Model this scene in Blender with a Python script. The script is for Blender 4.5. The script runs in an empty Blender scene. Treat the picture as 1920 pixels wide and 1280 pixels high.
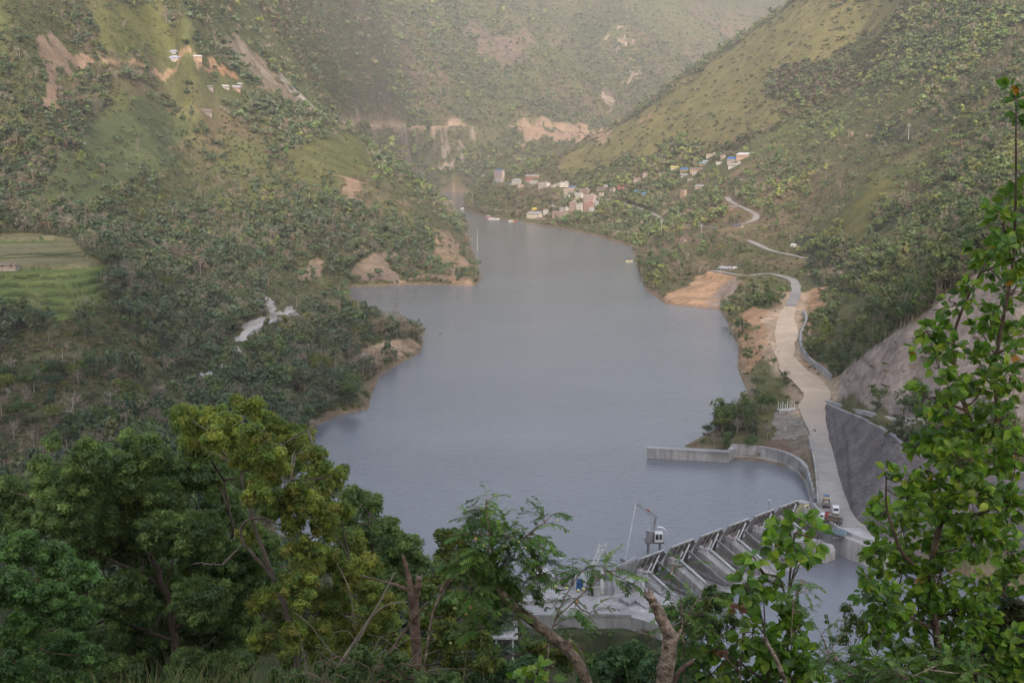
import bpy, math, random
import numpy as np
PI = math.pi
R = math.radians
sc = bpy.context.scene
COL = sc.collection
rnd = random.Random(7)
rng = np.random.default_rng(11)

# ------------------------------------------------------------------ camera
F = 2200.0
PITCH = R(9.07)
CZ = 95.0
cam_d = bpy.data.cameras.new("camera")
cam = bpy.data.objects.new("camera", cam_d)
COL.objects.link(cam)
cam.location = (0, 0, CZ)
cam.rotation_euler = (PI / 2 - PITCH, 0, 0)
cam_d.sensor_width = 36.0
cam_d.lens = 36.0 * F / 1920.0
cam_d.clip_start = 0.1
cam_d.clip_end = 20000
sc.camera = cam
CP, SP = math.cos(PITCH), math.sin(PITCH)

# ------------------------------------------------------------------ light
SUN_EL, SUN_AZ = 23.0, 178.0        # azimuth from +Y, clockwise seen from above
w = bpy.data.worlds.new("World")
sc.world = w
w.use_nodes = True
nt = w.node_tree
nt.nodes.clear()
sky = nt.nodes.new("ShaderNodeTexSky")
sky.sky_type = 'NISHITA'
sky.sun_disc = False
sky.sun_elevation = R(SUN_EL)
sky.sun_rotation = R(SUN_AZ)
sky.altitude = 500
sky.air_density = 1.2
sky.dust_density = 3.0
sky.ozone_density = 1.0
hs = nt.nodes.new("ShaderNodeHueSaturation")
hs.inputs['Saturation'].default_value = 0.62
bg = nt.nodes.new("ShaderNodeBackground")
bg.inputs['Strength'].default_value = 0.10
wo = nt.nodes.new("ShaderNodeOutputWorld")
nt.links.new(sky.outputs[0], hs.inputs['Color'])
nt.links.new(hs.outputs[0], bg.inputs['Color'])
nt.links.new(bg.outputs[0], wo.inputs[0])
sun_d = bpy.data.lights.new("sun", 'SUN')
sun = bpy.data.objects.new("sun", sun_d)
COL.objects.link(sun)
sun_d.energy = 1.7
sun_d.angle = R(14)
sun_d.color = (1.0, 0.79, 0.60)
_a, _e = R(SUN_AZ), R(SUN_EL)
from mathutils import Vector, Matrix
_dir = Vector((math.sin(_a) * math.cos(_e), math.cos(_a) * math.cos(_e), math.sin(_e)))
sun.rotation_euler = _dir.to_track_quat('Z', 'Y').to_euler()
sun.location = (-200, -100, 400)
sc.view_settings.view_transform = 'Standard'
sc.view_settings.look = 'None'
sc.view_settings.exposure = 1.97
sc.view_settings.gamma = 1.0
sc.render.engine = 'CYCLES'
sc.cycles.use_denoising = True
sc.cycles.max_bounces = 6
sc.cycles.diffuse_bounces = 2
sc.cycles.glossy_bounces = 2
sc.cycles.transmission_bounces = 2
sc.cycles.transparent_max_bounces = 8
sc.cycles.volume_bounces = 0

# ------------------------------------------------------------------ helpers
def ray(px, py):
    a = (px - 960) / F
    b = -(py - 640) / F
    return a, CP + b * SP, -SP + b * CP      # X, Y, Z

def at(px, py, Y):
    x, y, z = ray(px, py)
    k = Y / y
    return np.array((x * k, Y, CZ + z * k))

def atz(px, py, z):
    x, y, dz = ray(px, py)
    k = (z - CZ) / dz
    return np.array((x * k, y * k, z))

def proj(p):
    x, y, z = p[..., 0], p[..., 1], p[..., 2] - CZ
    d = y * CP - z * SP
    v = y * SP + z * CP
    return 960 + F * x / d, 640 - F * v / d

def _hash(ix, iy, seed):
    h = (ix.astype(np.int64) * 374761393 + iy.astype(np.int64) * 668265263 + seed * 974634777) & 0xFFFFFFFF
    h = ((h ^ (h >> 13)) * 1274126177) & 0xFFFFFFFF
    h = (h ^ (h >> 16)) & 0xFFFFFF
    return h / float(0xFFFFFF)

def vnoise(x, y, seed=0):
    x = np.asarray(x, float); y = np.asarray(y, float)
    ix = np.floor(x); iy = np.floor(y)
    fx = x - ix; fy = y - iy
    fx = fx * fx * (3 - 2 * fx); fy = fy * fy * (3 - 2 * fy)
    a = _hash(ix, iy, seed); b = _hash(ix + 1, iy, seed)
    c = _hash(ix, iy + 1, seed); d = _hash(ix + 1, iy + 1, seed)
    return (a + (b - a) * fx) * (1 - fy) + (c + (d - c) * fx) * fy

def fbm(x, y, seed=0, octv=4):
    s = 0; a = 0.5; t = 0
    for o in range(octv):
        s = s + a * (vnoise(x, y, seed + o * 17) * 2 - 1)
        t += a; a *= 0.5
        x, y = x * 1.9 + y * 0.6 + 13.1, y * 1.9 - x * 0.6 + 7.7
    return s / t

def ridged(x, y, seed=0, octv=4):
    s = 0; a = 0.5; t = 0
    for o in range(octv):
        s = s + a * (1 - 2 * np.abs(vnoise(x, y, seed + o * 31) * 2 - 1))
        t += a; a *= 0.5
        x, y = x * 1.8 + y * 0.7 + 3.1, y * 1.8 - x * 0.7 + 9.7
    return s / t

def sstep(a, b, x):
    t = np.clip((x - a) / (b - a), 0, 1)
    return t * t * (3 - 2 * t)

def in_poly(x, y, poly):
    x = np.asarray(x); y = np.asarray(y)
    inside = np.zeros(x.shape, bool)
    n = len(poly)
    for i in range(n):
        x0, y0 = poly[i][0], poly[i][1]
        x1, y1 = poly[(i + 1) % n][0], poly[(i + 1) % n][1]
        if y0 == y1:
            continue
        c = ((y0 > y) != (y1 > y)) & (x < (x1 - x0) * (y - y0) / (y1 - y0) + x0)
        inside ^= c
    return inside

def dist_line(x, y, pts, closed=False, val=None):
    best = np.full(x.shape, 1e9); bv = np.zeros(x.shape)
    n = len(pts)
    for i in range(n if closed else n - 1):
        ax, ay = pts[i][0], pts[i][1]
        bx, by = pts[(i + 1) % n][0], pts[(i + 1) % n][1]
        dx, dy = bx - ax, by - ay
        L = dx * dx + dy * dy + 1e-9
        t = np.clip(((x - ax) * dx + (y - ay) * dy) / L, 0, 1)
        d = np.hypot(x - ax - t * dx, y - ay - t * dy)
        m = d < best
        best = np.where(m, d, best)
        if val is not None:
            v = val[i] + (val[(i + 1) % n] - val[i]) * t
            bv = np.where(m, v, bv)
    return (best, bv) if val is not None else best

# ------------------------------------------------------------------ materials
def new_mat(name):
    m = bpy.data.materials.new(name)
    m.use_nodes = True
    n = m.node_tree
    return m, n, n.nodes['Principled BSDF']

def lk(n, a, b):
    n.links.new(a, b)

def noise_node(n, scale, detail=4, vec=None, rough=0.55):
    t = n.nodes.new('ShaderNodeTexNoise')
    t.inputs['Scale'].default_value = scale
    t.inputs['Detail'].default_value = detail
    t.inputs['Roughness'].default_value = rough
    if vec is not None:
        lk(n, vec, t.inputs['Vector'])
    return t

def ramp(n, src, stops):
    r = n.nodes.new('ShaderNodeValToRGB')
    e = r.color_ramp.elements
    e[0].position, e[0].color = stops[0][0], (*stops[0][1], 1)
    e[1].position, e[1].color = stops[-1][0], (*stops[-1][1], 1)
    for p, c in stops[1:-1]:
        k = e.new(p); k.color = (*c, 1)
    lk(n, src, r.inputs[0])
    return r

def mixc(n, a, b, fac, mode='MIX'):
    m = n.nodes.new('ShaderNodeMix')
    m.data_type = 'RGBA'; m.blend_type = mode
    for s, v in ((m.inputs[6], a), (m.inputs[7], b)):
        if isinstance(v, tuple):
            s.default_value = (*v, 1) if len(v) == 3 else v
        else:
            lk(n, v, s)
    if isinstance(fac, (int, float)):
        m.inputs[0].default_value = fac
    else:
        lk(n, fac, m.inputs[0])
    return m.outputs[2]

def geo_pos(n):
    return n.nodes.new('ShaderNodeNewGeometry').outputs['Position']

def bump(n, bsdf, src, strength, dist):
    b = n.nodes.new('ShaderNodeBump')
    b.inputs['Strength'].default_value = strength
    b.inputs['Distance'].default_value = dist
    lk(n, src, b.inputs['Height'])
    lk(n, b.outputs[0], bsdf.inputs['Normal'])

_mc = {}
def mat_plain(name, col, rough=0.6, var=0.15, scale=1.5, metal=0.0, spec=0.3, bmp=0.0):
    """painted / solid surface with mottling"""
    if name in _mc:
        return _mc[name]
    m, n, b = new_mat(name)
    tc = n.nodes.new('ShaderNodeTexCoord').outputs['Object']
    t = noise_node(n, scale, 6, tc)
    lo = tuple(c * (1 - var * 1.6) for c in col)
    hi = tuple(min(1, c * (1 + var)) for c in col)
    r = ramp(n, t.outputs[0], [(0.3, lo), (0.7, hi)])
    lk(n, r.outputs[0], b.inputs['Base Color'])
    b.inputs['Roughness'].default_value = rough
    b.inputs['Metallic'].default_value = metal
    b.inputs['Specular IOR Level'].default_value = spec
    if bmp:
        bump(n, b, t.outputs[0], bmp, 0.1)
    _mc[name] = m
    return m

def mat_tint(name, rough=0.6, transl=0.0, var=0.25, nscale=0.6, spec=0.2):
    """foliage: colour from the mesh's own tint attribute with a little noise"""
    m, n, b = new_mat(name)
    at_ = n.nodes.new('ShaderNodeAttribute'); at_.attribute_name = 'tint'
    t = noise_node(n, nscale, 3, geo_pos(n))
    r = ramp(n, t.outputs[0], [(0.3, (1 - var,) * 3), (0.7, (1 + var,) * 3)])
    c = mixc(n, at_.outputs[0], r.outputs[0], 1.0, 'MULTIPLY')
    lk(n, c, b.inputs['Base Color'])
    b.inputs['Roughness'].default_value = rough
    b.inputs['Specular IOR Level'].default_value = spec
    if transl > 0:
        tr = n.nodes.new('ShaderNodeBsdfTranslucent')
        c2 = mixc(n, c, (1.3, 1.5, 0.7), 1.0, 'MULTIPLY')
        lk(n, c2, tr.inputs[0])
        mx = n.nodes.new('ShaderNodeMixShader'); mx.inputs[0].default_value = transl
        lk(n, b.outputs[0], mx.inputs[1]); lk(n, tr.outputs[0], mx.inputs[2])
        lk(n, mx.outputs[0], n.nodes['Material Output'].inputs[0])
    return m

# ------------------------------------------------------------------ objects
def thing(name, label, cat, loc=(0, 0, 0), rotz=0.0, group=None):
    o = bpy.data.objects.new(name, None)
    COL.objects.link(o)
    o.location = tuple(float(v) for v in loc)
    o.rotation_euler = (0, 0, rotz)
    o.empty_display_size = 0.5
    o['label'] = label; o['category'] = cat
    if group: o['group'] = group
    return o

def tag(o, label, cat, group=None, kind=None):
    if label: o['label'] = label
    if cat: o['category'] = cat
    if group: o['group'] = group
    if kind: o['kind'] = kind
    return o

def mesh_np(name, V, Fc, mat=None, parent=None, tint=None, smooth=False, local=True):
    """V (N,3); Fc (M,k) one arity"""
    V = np.asarray(V, np.float32); Fc = np.asarray(Fc, np.int32)
    me = bpy.data.meshes.new(name)
    k = Fc.shape[1]
    me.vertices.add(len(V)); me.vertices.foreach_set('co', V.ravel())
    me.loops.add(Fc.size); me.loops.foreach_set('vertex_index', Fc.ravel())
    me.polygons.add(len(Fc))
    me.polygons.foreach_set('loop_start', np.arange(0, Fc.size, k, dtype=np.int32))
    try:
        me.polygons.foreach_set('loop_total', np.full(len(Fc), k, np.int32))
    except Exception:
        pass
    if smooth:
        me.polygons.foreach_set('use_smooth', np.ones(len(Fc), bool))
    me.update(calc_edges=True)
    if tint is not None:
        a = me.attributes.new('tint', 'FLOAT_COLOR', 'POINT')
        c = np.ones((len(V), 4), np.float32); c[:, :3] = tint
        a.data.foreach_set('color', c.ravel())
    if mat: me.materials.append(mat)
    o = bpy.data.objects.new(name, me)
    COL.objects.link(o)
    if parent is not None: o.parent = parent
    return o

class MB:
    def __init__(s, off=(0, 0, 0)):
        s.v = []; s.f = []; s.off = np.array(off, float)
    def poly(s, pts, faces):
        b = len(s.v)
        s.v += [tuple(np.array(p, float) - s.off) for p in pts]
        s.f += [tuple(b + i for i in f) for f in faces]
    def box(s, c, size, rz=0.0, ax=None):
        hx, hy, hz = size[0] / 2, size[1] / 2, size[2] / 2
        if ax is None:
            ax = ((math.cos(rz), math.sin(rz), 0), (-math.sin(rz), math.cos(rz), 0), (0, 0, 1))
        ax = np.array(ax, float); c = np.array(c, float)
        P = [c + ax[0] * hx * i + ax[1] * hy * j + ax[2] * hz * k for k in (-1, 1) for j in (-1, 1) for i in (-1, 1)]
        s.poly(P, [(0, 2, 3, 1), (4, 5, 7, 6), (0, 1, 5, 4), (2, 6, 7, 3), (0, 4, 6, 2), (1, 3, 7, 5)])
    def beam(s, p0, p1, w, h, up=(0, 0, 1)):
        p0 = np.array(p0, float); p1 = np.array(p1, float)
        d = p1 - p0; L = np.linalg.norm(d)
        if L < 1e-6: return
        d /= L
        sd = np.cross(d, up)
        if np.linalg.norm(sd) < 1e-4: sd = np.cross(d, (1, 0, 0))
        sd /= np.linalg.norm(sd); u = np.cross(sd, d)
        s.box((p0 + p1) / 2, (L, w, h), ax=(d, sd, u))
    def tube(s, pts, rad, n=7, cap=True):
        pts = [np.array(p, float) for p in pts]
        if isinstance(rad, (int, float)): rad = [rad] * len(pts)
        b = len(s.v); N = len(pts)
        ref = np.array((0.31, 0.17, 0.93))
        V = []
        for i, p in enumerate(pts):
            d = pts[min(i + 1, N - 1)] - pts[max(i - 1, 0)]
            d = d / (np.linalg.norm(d) + 1e-9)
            a = np.cross(d, ref); la = np.linalg.norm(a)
            if la < 1e-3: a = np.cross(d, (1, 0, 0)); la = np.linalg.norm(a)
            a /= la; c = np.cross(d, a)
            for k in range(n):
                t = 2 * PI * k / n
                V.append(p + (a * math.cos(t) + c * math.sin(t)) * rad[i])
        Fs = []
        for i in range(N - 1):
            for k in range(n):
                Fs.append((i * n + k, i * n + (k + 1) % n, (i + 1) * n + (k + 1) % n, (i + 1) * n + k))
        if cap:
            Fs.append(tuple(range(n))[::-1]); Fs.append(tuple((N - 1) * n + k for k in range(n)))
        s.poly(V, Fs)
    def prism(s, prof, d0, d1, org, ex, ey, ez):
        """profile (a,b) in axes ex,ez extruded along ey from d0 to d1"""
        org, ex, ey, ez = (np.array(q, float) for q in (org, ex, ey, ez))
        n = len(prof)
        P = [org + ex * a + ez * b + ey * d0 for a, b in prof] + [org + ex * a + ez * b + ey * d1 for a, b in prof]
        Fs = [tuple(range(n))[::-1], tuple(range(n, 2 * n))]
        Fs += [(i, (i + 1) % n, n + (i + 1) % n, n + i) for i in range(n)]
        s.poly(P, Fs)
    def sphere(s, c, r, nu=8, nv=6, sc=(1, 1, 1)):
        P = [(c[0], c[1], c[2] + r * sc[2])]
        for j in range(1, nv):
            for i in range(nu):
                t = PI * j / nv; a = 2 * PI * i / nu
                P.append((c[0] + r * sc[0] * math.sin(t) * math.cos(a), c[1] + r * sc[1] * math.sin(t) * math.sin(a), c[2] + r * sc[2] * math.cos(t)))
        P.append((c[0], c[1], c[2] - r * sc[2]))
        Fs = [(0, 1 + i, 1 + (i + 1) % nu) for i in range(nu)]
        for j in range(nv - 2):
            for i in range(nu):
                a = 1 + j * nu
                Fs.append((a + i, a + nu + i, a + nu + (i + 1) % nu, a + (i + 1) % nu))
        a = 1 + (nv - 2) * nu
        Fs += [(a + i, len(P) - 1, a + (i + 1) % nu) for i in range(nu)]
        s.poly(P, Fs)
    def build(s, name, mat, parent=None, smooth=False):
        me = bpy.data.meshes.new(name)
        me.from_pydata(s.v, [], s.f)
        if smooth:
            for p in me.polygons: p.use_smooth = True
        me.update()
        if mat: me.materials.append(mat)
        o = bpy.data.objects.new(name, me)
        COL.objects.link(o)
        if parent is not None: o.parent = parent
        return o
# ------------------------------------------------------------------ terrain
# control points: picture column, row and the distance (Y) at which that spot stands
CPTS = [
 # left ravine and near spur
 (0,950,250),(0,850,300),(150,830,310),(300,820,330),(450,800,375),(100,750,360),(250,720,400),(0,700,380),(0,620,425),(120,620,425),
 (400,710,470),(480,620,560),(550,585,620),(650,690,500),(600,740,450),(650,620,560),(740,612,580),(300,640,500),(520,770,405),
 (100,590,440),(0,590,440),(100,500,494),(0,500,494),(100,445,670),(0,445,670),(190,590,450),(200,500,520),
 # middle left mountain
 (660,510,860),(560,520,800),(800,500,930),(860,500,945),(830,440,1060),(860,460,1150),(760,440,1010),(700,450,930),(600,450,880),
 (450,480,760),(300,450,760),(200,430,720),(650,370,1050),(800,380,1250),(840,410,1400),(830,385,1500),(780,345,1450),(700,285,1450),
 (620,225,1400),(560,180,1350),(480,110,1300),(400,20,1250),(330,-60,1200),(500,380,1000),(500,250,1180),(400,200,1150),(330,105,1180),
 (300,300,950),(200,200,1000),(150,100,1050),(0,300,800),(0,200,850),(0,100,900),(0,0,950),(200,0,1150),(100,400,720),(0,-120,1050),(200,-120,1250),
 (-150,300,780),(-150,100,880),(-150,500,500),(-150,700,380),(-150,-100,1000),
 # far mountain
 (640,229,1950),(700,234,2450),(760,236,2900),(850,235,3100),(1000,238,3200),(1140,255,3350),(720,290,2250),(770,310,2560),(850,300,2990),(950,300,3020),(620,120,2000),(560,60,1800),(600,0,2350),(500,20,1600),(700,100,2700),(700,0,3100),(640,-100,2800),
 (800,120,3250),(800,0,3600),(1000,120,3650),(1000,0,4250),(1200,130,3950),(1200,0,4500),(1350,80,4500),(1450,20,4900),(430,-60,1700),(300,-100,1500),
 (1600,-60,5200),(1000,-150,5000),(700,-150,4000),(1400,-100,5400),(200,-200,2200),(450,-200,2600),
 # village spur and right mountain
 (920,335,2120),(1000,350,1950),(1000,305,2250),(1100,262,2350),(1180,220,2350),(1220,190,2350),(1300,130,2300),(1400,65,2250),(1490,5,2150),
 (1600,-80,2100),(1100,330,1900),(1100,380,1680),(1190,400,1500),(1180,330,1750),(1200,450,1280),(1300,340,1500),(1300,250,1800),(1400,300,1400),
 (1400,200,1750),(1240,420,1250),(1300,425,1180),(1400,430,1080),(1400,380,1180),(1350,500,860),(1250,500,880),(1300,490,900),(1430,465,960),
 (1510,487,900),(1500,515,810),(1440,512,800),(1380,520,770),(1250,560,735),(1490,560,700),(1460,580,650),(1470,620,590),(1480,660,525),
 (1510,700,480),(1550,735,440),(1430,640,545),(1400,620,600),(1600,560,600),(1600,640,480),(1560,560,660),(1600,480,780),(1600,400,920),(1600,300,1150),
 (1600,200,1450),(1600,100,1700),(1600,0,1850),(1750,0,1500),(1750,100,1350),(1750,200,1150),(1750,300,950),(1750,400,720),(1750,500,500),
 (1700,560,430),(1900,0,1250),(1900,100,1080),(1900,200,900),(1900,300,720),(1900,400,520),(1900,-120,1400),(1750,-120,1700),(2070,200,850),(2070,400,450),
 (1920,470,360),(1780,560,370),(1700,620,372),(1620,670,400),(1565,715,448),(1575,752,424),(1640,772,350),(1700,790,335),(1800,810,312),(1900,830,302),
 (2070,600,330),(2070,830,298),
]
WPTS = [ # column, Y, z : ground hidden from here
 (700,1850,70),(760,1950,45),(810,1950,10),(790,2400,25),(1000,2700,20),(1100,2800,60),(1220,2900,120),(1400,3000,200),
 (1490,3000,250),(1700,2800,330),(740,680,-2),(650,720,-2),(600,760,2),(1560,300,5),(1480,330,5),(1100,230,2),(1300,230,-3),(900,260,-3),(700,260,-2),(550,260,3),(300,230,12),(0,200,18),
 (1650,335,20),(1720,312,19),(1850,300,19),(2050,292,19),(1620,262,3),(1800,225,0),(2050,200,0),(1400,200,-4),
]
# outline of the water: left bank outward, right bank back
WPOLY_PX = [(1000,1108),(930,1120),(800,1110),(640,1060),(520,1000),(500,920),(540,850),(583,812),(592,798),(640,777),(690,768),(697,740),(712,705),(750,680),(787,662),(793,640),(770,612),
 (700,592),(690,580),(668,566),(655,552),(655,541),(665,537),(740,535),(800,533),(850,535),(893,536),(903,522),(897,500),(886,470),(877,440),(868,415),(850,398),
 (835,386),(815,381),(785,379),(780,366),(822,362),(850,360),(885,361),(882,375),(868,391),(905,404),(960,415),(1050,428),(1120,443),(1185,463),(1192,490),
 (1213,545),(1245,568),(1290,575),(1350,581),(1362,600),(1385,650),(1383,690),(1402,735),(1392,765),(1350,800),(1282,836),(1330,850),(1372,860),(1440,866),
 (1490,880),(1516,910),(1526,950),(1545,972),(1580,992),(1615,1012),(1660,1028),(1720,1050),(1900,1105),(2300,1150),(2400,1250),(1700,1290),(1480,1270),(1290,1215),(1180,1178),(1110,1180),(1010,1180),(960,1150)]
WPOLY = [atz(a, b, 0)[:2] for a, b in WPOLY_PX]

def _uv(X, Y):
    u = np.clip(X / Y, -0.52, 0.52)
    return u * 2.2, np.log(Y) * 0.5

def _setup():
    U = []; T = []
    def add(x, y, z):
        U.append(_uv(np.array(x), np.array(y))); T.append((z - CZ) / y)
    for a, b, d in CPTS:
        p = at(a, b, d); add(p[0], p[1], p[2])
    for a, d, z in WPTS:
        add((a - 960) / F * d / CP, d, z)
    for p, q in zip(WPOLY, WPOLY_PX):
        if p[1] > 205: add(p[0], p[1], 0.0)
    U = np.array(U); T = np.array(T)
    n = len(U)
    d = np.linalg.norm(U[:, None] - U[None], axis=2)
    K = d * d * np.log(d + 1e-9) + np.eye(n) * 2e-4
    P = np.c_[np.ones(n), U]
    A = np.zeros((n + 3, n + 3)); A[:n, :n] = K; A[:n, n:] = P; A[n:, :n] = P.T
    s = np.linalg.solve(A, np.r_[T, 0, 0, 0])
    return U, s
_TU, _TS = _setup()

def tps(X, Y):
    shp = X.shape; X = X.ravel(); Y = Y.ravel()
    out = np.empty(len(X))
    Yc = np.maximum(Y, 120.0)
    u, v = _uv(X * (Yc / np.maximum(Y, 1)), Yc)
    for i in range(0, len(X), 60000):
        a = u[i:i + 60000].astype(np.float32); b = v[i:i + 60000].astype(np.float32)
        d2 = (a[:, None] - _TU[:, 0].astype(np.float32)) ** 2 + (b[:, None] - _TU[:, 1].astype(np.float32)) ** 2
        out[i:i + 60000] = (0.5 * d2 * np.log(d2 + 1e-12)) @ _TS[:-3].astype(np.float32) + _TS[-3] + _TS[-2] * a + _TS[-1] * b
    return (out * Yc + CZ).reshape(shp)

def near_hill(X, Y):
    return 93.3 - 0.52 * np.maximum(Y, 0) - 0.0003 * np.maximum(X, 0) ** 2 + np.clip(-X - 10, 0, 60) * 0.10

ROADS = []     # (points xyz, half width)
CUTS = []      # (polygon, z) ground taken away in front of walls
def height(X, Y, full=True):
    X = np.asarray(X, float); Y = np.asarray(Y, float)
    z = tps(X, Y)
    # wooded folds and gullies
    amp = np.interp(Y, [200, 450, 1000, 2000, 3200, 5000], [0.5, 1.6, 8, 20, 36, 80])
    wl = np.interp(Y, [200, 600, 1500, 3200], [1, 1, 1, 1])
    r = ridged(X / 420 + 3.3, Y / 420, 5, 4) * np.where(Y > 1700, 1, 0.45) + 0.55 * ridged(X / 130, Y / 130, 9, 3) * np.clip(1.6 - Y / 2500, .25, 1)
    f = fbm(X / 38, Y / 38, 21, 3)
    dw = dist_line(X, Y, WPOLY, True)
    inw = in_poly(X, Y, WPOLY)
    sp = (X * .9 + Y * .8) / 620 + .35 * fbm(X / 900, Y / 900, 33, 2)
    tri = np.abs(sp - np.floor(sp) - .5) * 4 - 1
    sp2 = (X * .9 + Y * 1.1) / 230 + .4 * fbm(X / 500, Y / 500, 34, 2)
    tri2 = np.abs(sp2 - np.floor(sp2) - .5) * 4 - 1
    z = z + (tri * 38 + tri2 * 10) * sstep(3230, 3700, Y)
    m = np.clip((dw - 6) / np.interp(Y, [300, 1000, 3000], [40, 150, 500]), 0, 1)
    z = z + (r * amp * 0.55) * m + f * np.interp(Y, [200, 400, 1000, 3000], [0.5, 1.2, 3.0, 7.0]) * np.clip(dw / 30, 0, 1)
    z = z * sstep(150, 215, Y) - 8 * (1 - sstep(150, 215, Y))
    land = np.maximum(z, np.minimum(0.45 * dw, 3.0 + 0.004 * dw))
    z = np.where(inw, np.maximum(-0.5 * dw, -8), np.where(Y > 215, land, z))
    nh = near_hill(X, Y) + fbm(X / 7, Y / 7, 3, 4) * 1.1 * sstep(3, 12, Y)
    z = np.maximum(z, nh)
    if full:
        for poly, zz in CUTS:
            k = in_poly(X, Y, poly)
            z = np.where(k, np.minimum(z, zz), z)
        for pts, hw in ROADS:
            x0, y0 = pts[:, 0].min() - 6 * hw, pts[:, 1].min() - 6 * hw
            x1, y1 = pts[:, 0].max() + 6 * hw, pts[:, 1].max() + 6 * hw
            k = (X > x0) & (X < x1) & (Y > y0) & (Y < y1)
            if not k.any(): continue
            d, v = dist_line(X[k], Y[k], pts, False, pts[:, 2])
            wgt = 1 - sstep(hw * 1.25, hw * 3.0, d)
            z[k] = z[k] * (1 - wgt) + (v - 0.35) * wgt
        z = np.where(inw & (Y > 200), np.minimum(z, np.maximum(-0.5 * dw, -8)), z)
    return np.clip(z, -9, 1100)

def cast(pxs, full=False, ymin=100, zoff=0.0):
    """world points where the sight lines through picture spots meet the ground"""
    pxs = np.asarray(pxs, float)
    Ys = np.exp(np.linspace(math.log(ymin), math.log(5400), 900))
    out = []
    for i in range(0, len(pxs), 40):
        c = pxs[i:i + 40]
        dx, dy, dz = ray(c[:, 0], c[:, 1])
        X = (dx / dy)[:, None] * Ys; Z = CZ + (dz / dy)[:, None] * Ys
        H = height(X, np.broadcast_to(Ys, X.shape), full) + zoff
        below = Z < np.maximum(H, 0)
        idx = np.where(below.any(1), below.argmax(1), len(Ys) - 1)
        for j, k in enumerate(idx):
            k0 = max(k - 1, 0)
            a = Z[j, k0] - max(H[j, k0], 0); b = Z[j, k] - max(H[j, k], 0)
            t = a / (a - b) if a > 0 > b else 1.0
            Y = Ys[k0] + (Ys[k] - Ys[k0]) * t
            out.append((X[j, k] / Ys[k] * Y, Y, CZ + dz[j] / dy[j] * Y))
    return np.array(out)

def resample0(P, n):
    P = np.asarray(P, float)
    q = np.r_[0, np.cumsum(np.linalg.norm(np.diff(P, axis=0), axis=1))]
    t = np.linspace(0, q[-1], n)
    P = np.stack([np.interp(t, q, P[:, k]) for k in range(3)], 1)
    for _ in range(6): P[1:-1] = (P[:-2] + 2 * P[1:-1] + P[2:]) / 4
    return P

def road_pts(px, z=None, step=6.0):
    if z is not None:
        P = np.array([atz(a, b, zz) for (a, b), zz in zip(px, z)])
    else:
        P = cast(px)
        for _ in range(2):
            P[1:-1, 2] = (P[:-2, 2] + P[1:-1, 2] * 2 + P[2:, 2]) / 4
    # Catmull-Rom
    Q = np.vstack([2 * P[0] - P[1], P, 2 * P[-1] - P[-2]])
    out = []
    for i in range(1, len(Q) - 2):
        n = max(2, int(np.linalg.norm(Q[i + 1] - Q[i]) / step))
        for k in range(n):
            t = k / n
            out.append(0.5 * (2 * Q[i] + (Q[i + 1] - Q[i - 1]) * t + (2 * Q[i - 1] - 5 * Q[i] + 4 * Q[i + 1] - Q[i + 2]) * t * t + (-Q[i - 1] + 3 * Q[i] - 3 * Q[i + 1] + Q[i + 2]) * t ** 3))
    out.append(P[-1])
    return np.array(out)

# retaining wall beside the road: foot and crest
WALL_FOOT = [(1536,757,5.0),(1545,800,5.0),(1560,860,5.0),(1576,925,5.0),(1590,962,5.0),(1612,990,4.6),(1660,1012,4.2),(1740,1040,1.0),(1900,1075,0.5),(2150,1110,0.5)]
WALL_TOP = [(1536,751,442),(1572,768,385),(1610,782,352),(1650,803,325),(1680,822,306),(1700,845,300),(1722,852,298),(1790,868,292),(1900,885,285),(2150,900,280)]
WF = np.array([atz(a, b, z) for a, b, z in WALL_FOOT])
WT = np.array([at(a, b, d) for a, b, d in WALL_TOP])

main_road = road_pts([(1600,1010),(1572,962),(1556,900),(1545,850),(1530,790),(1524,762),(1533,742),(1515,715),(1484,690),(1470,655),(1476,620),(1474,595),(1482,575),(1491,552),(1492,535),(1480,522),(1440,513),(1400,517),(1368,513),(1338,507)],
                     [4.5,5,5,5,5,5,5,5.2,5.6,6,7,8,9,10.5,11.5,12.5,14,14.3,14.5,14.5])
ROADS.append((main_road, 3.2))
mr2 = [road_pts([(1402,450),(1425,459),(1450,472),(1480,480),(1512,485)]),
       road_pts([(1363,370),(1370,378),(1388,388),(1405,395),(1418,402),(1413,412),(1385,424),(1350,428),(1320,426),(1284,421)]),
       road_pts([(1128,372),(1160,378),(1190,388),(1213,398),(1240,409)]),
       ]
for q in mr2: ROADS.append((q, 3.0))
_fr = [at(a, b, d) for a, b, d in [(632,227,1880),(660,231,2130),(700,234,2460),(760,236,2910),(850,236,3110),(930,238,3160),(1000,240,3215),(1060,246,3270),(1140,257,3350)]]
far_road = resample0(_fr, 80)
ROADS.append((far_road, 8.0))

left_track = road_pts([(378,712),(405,697),(425,686)], step=3)
gravel_road = road_pts([(452,640),(462,622),(482,610),(505,601),(530,592),(552,582)], step=3)
low_track = road_pts([(378,712),(330,722),(250,738),(150,760),(80,775)], step=6)
ROADS.append((left_track, 3.0)); ROADS.append((gravel_road, 2.6)); ROADS.append((low_track, 1.6))

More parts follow.
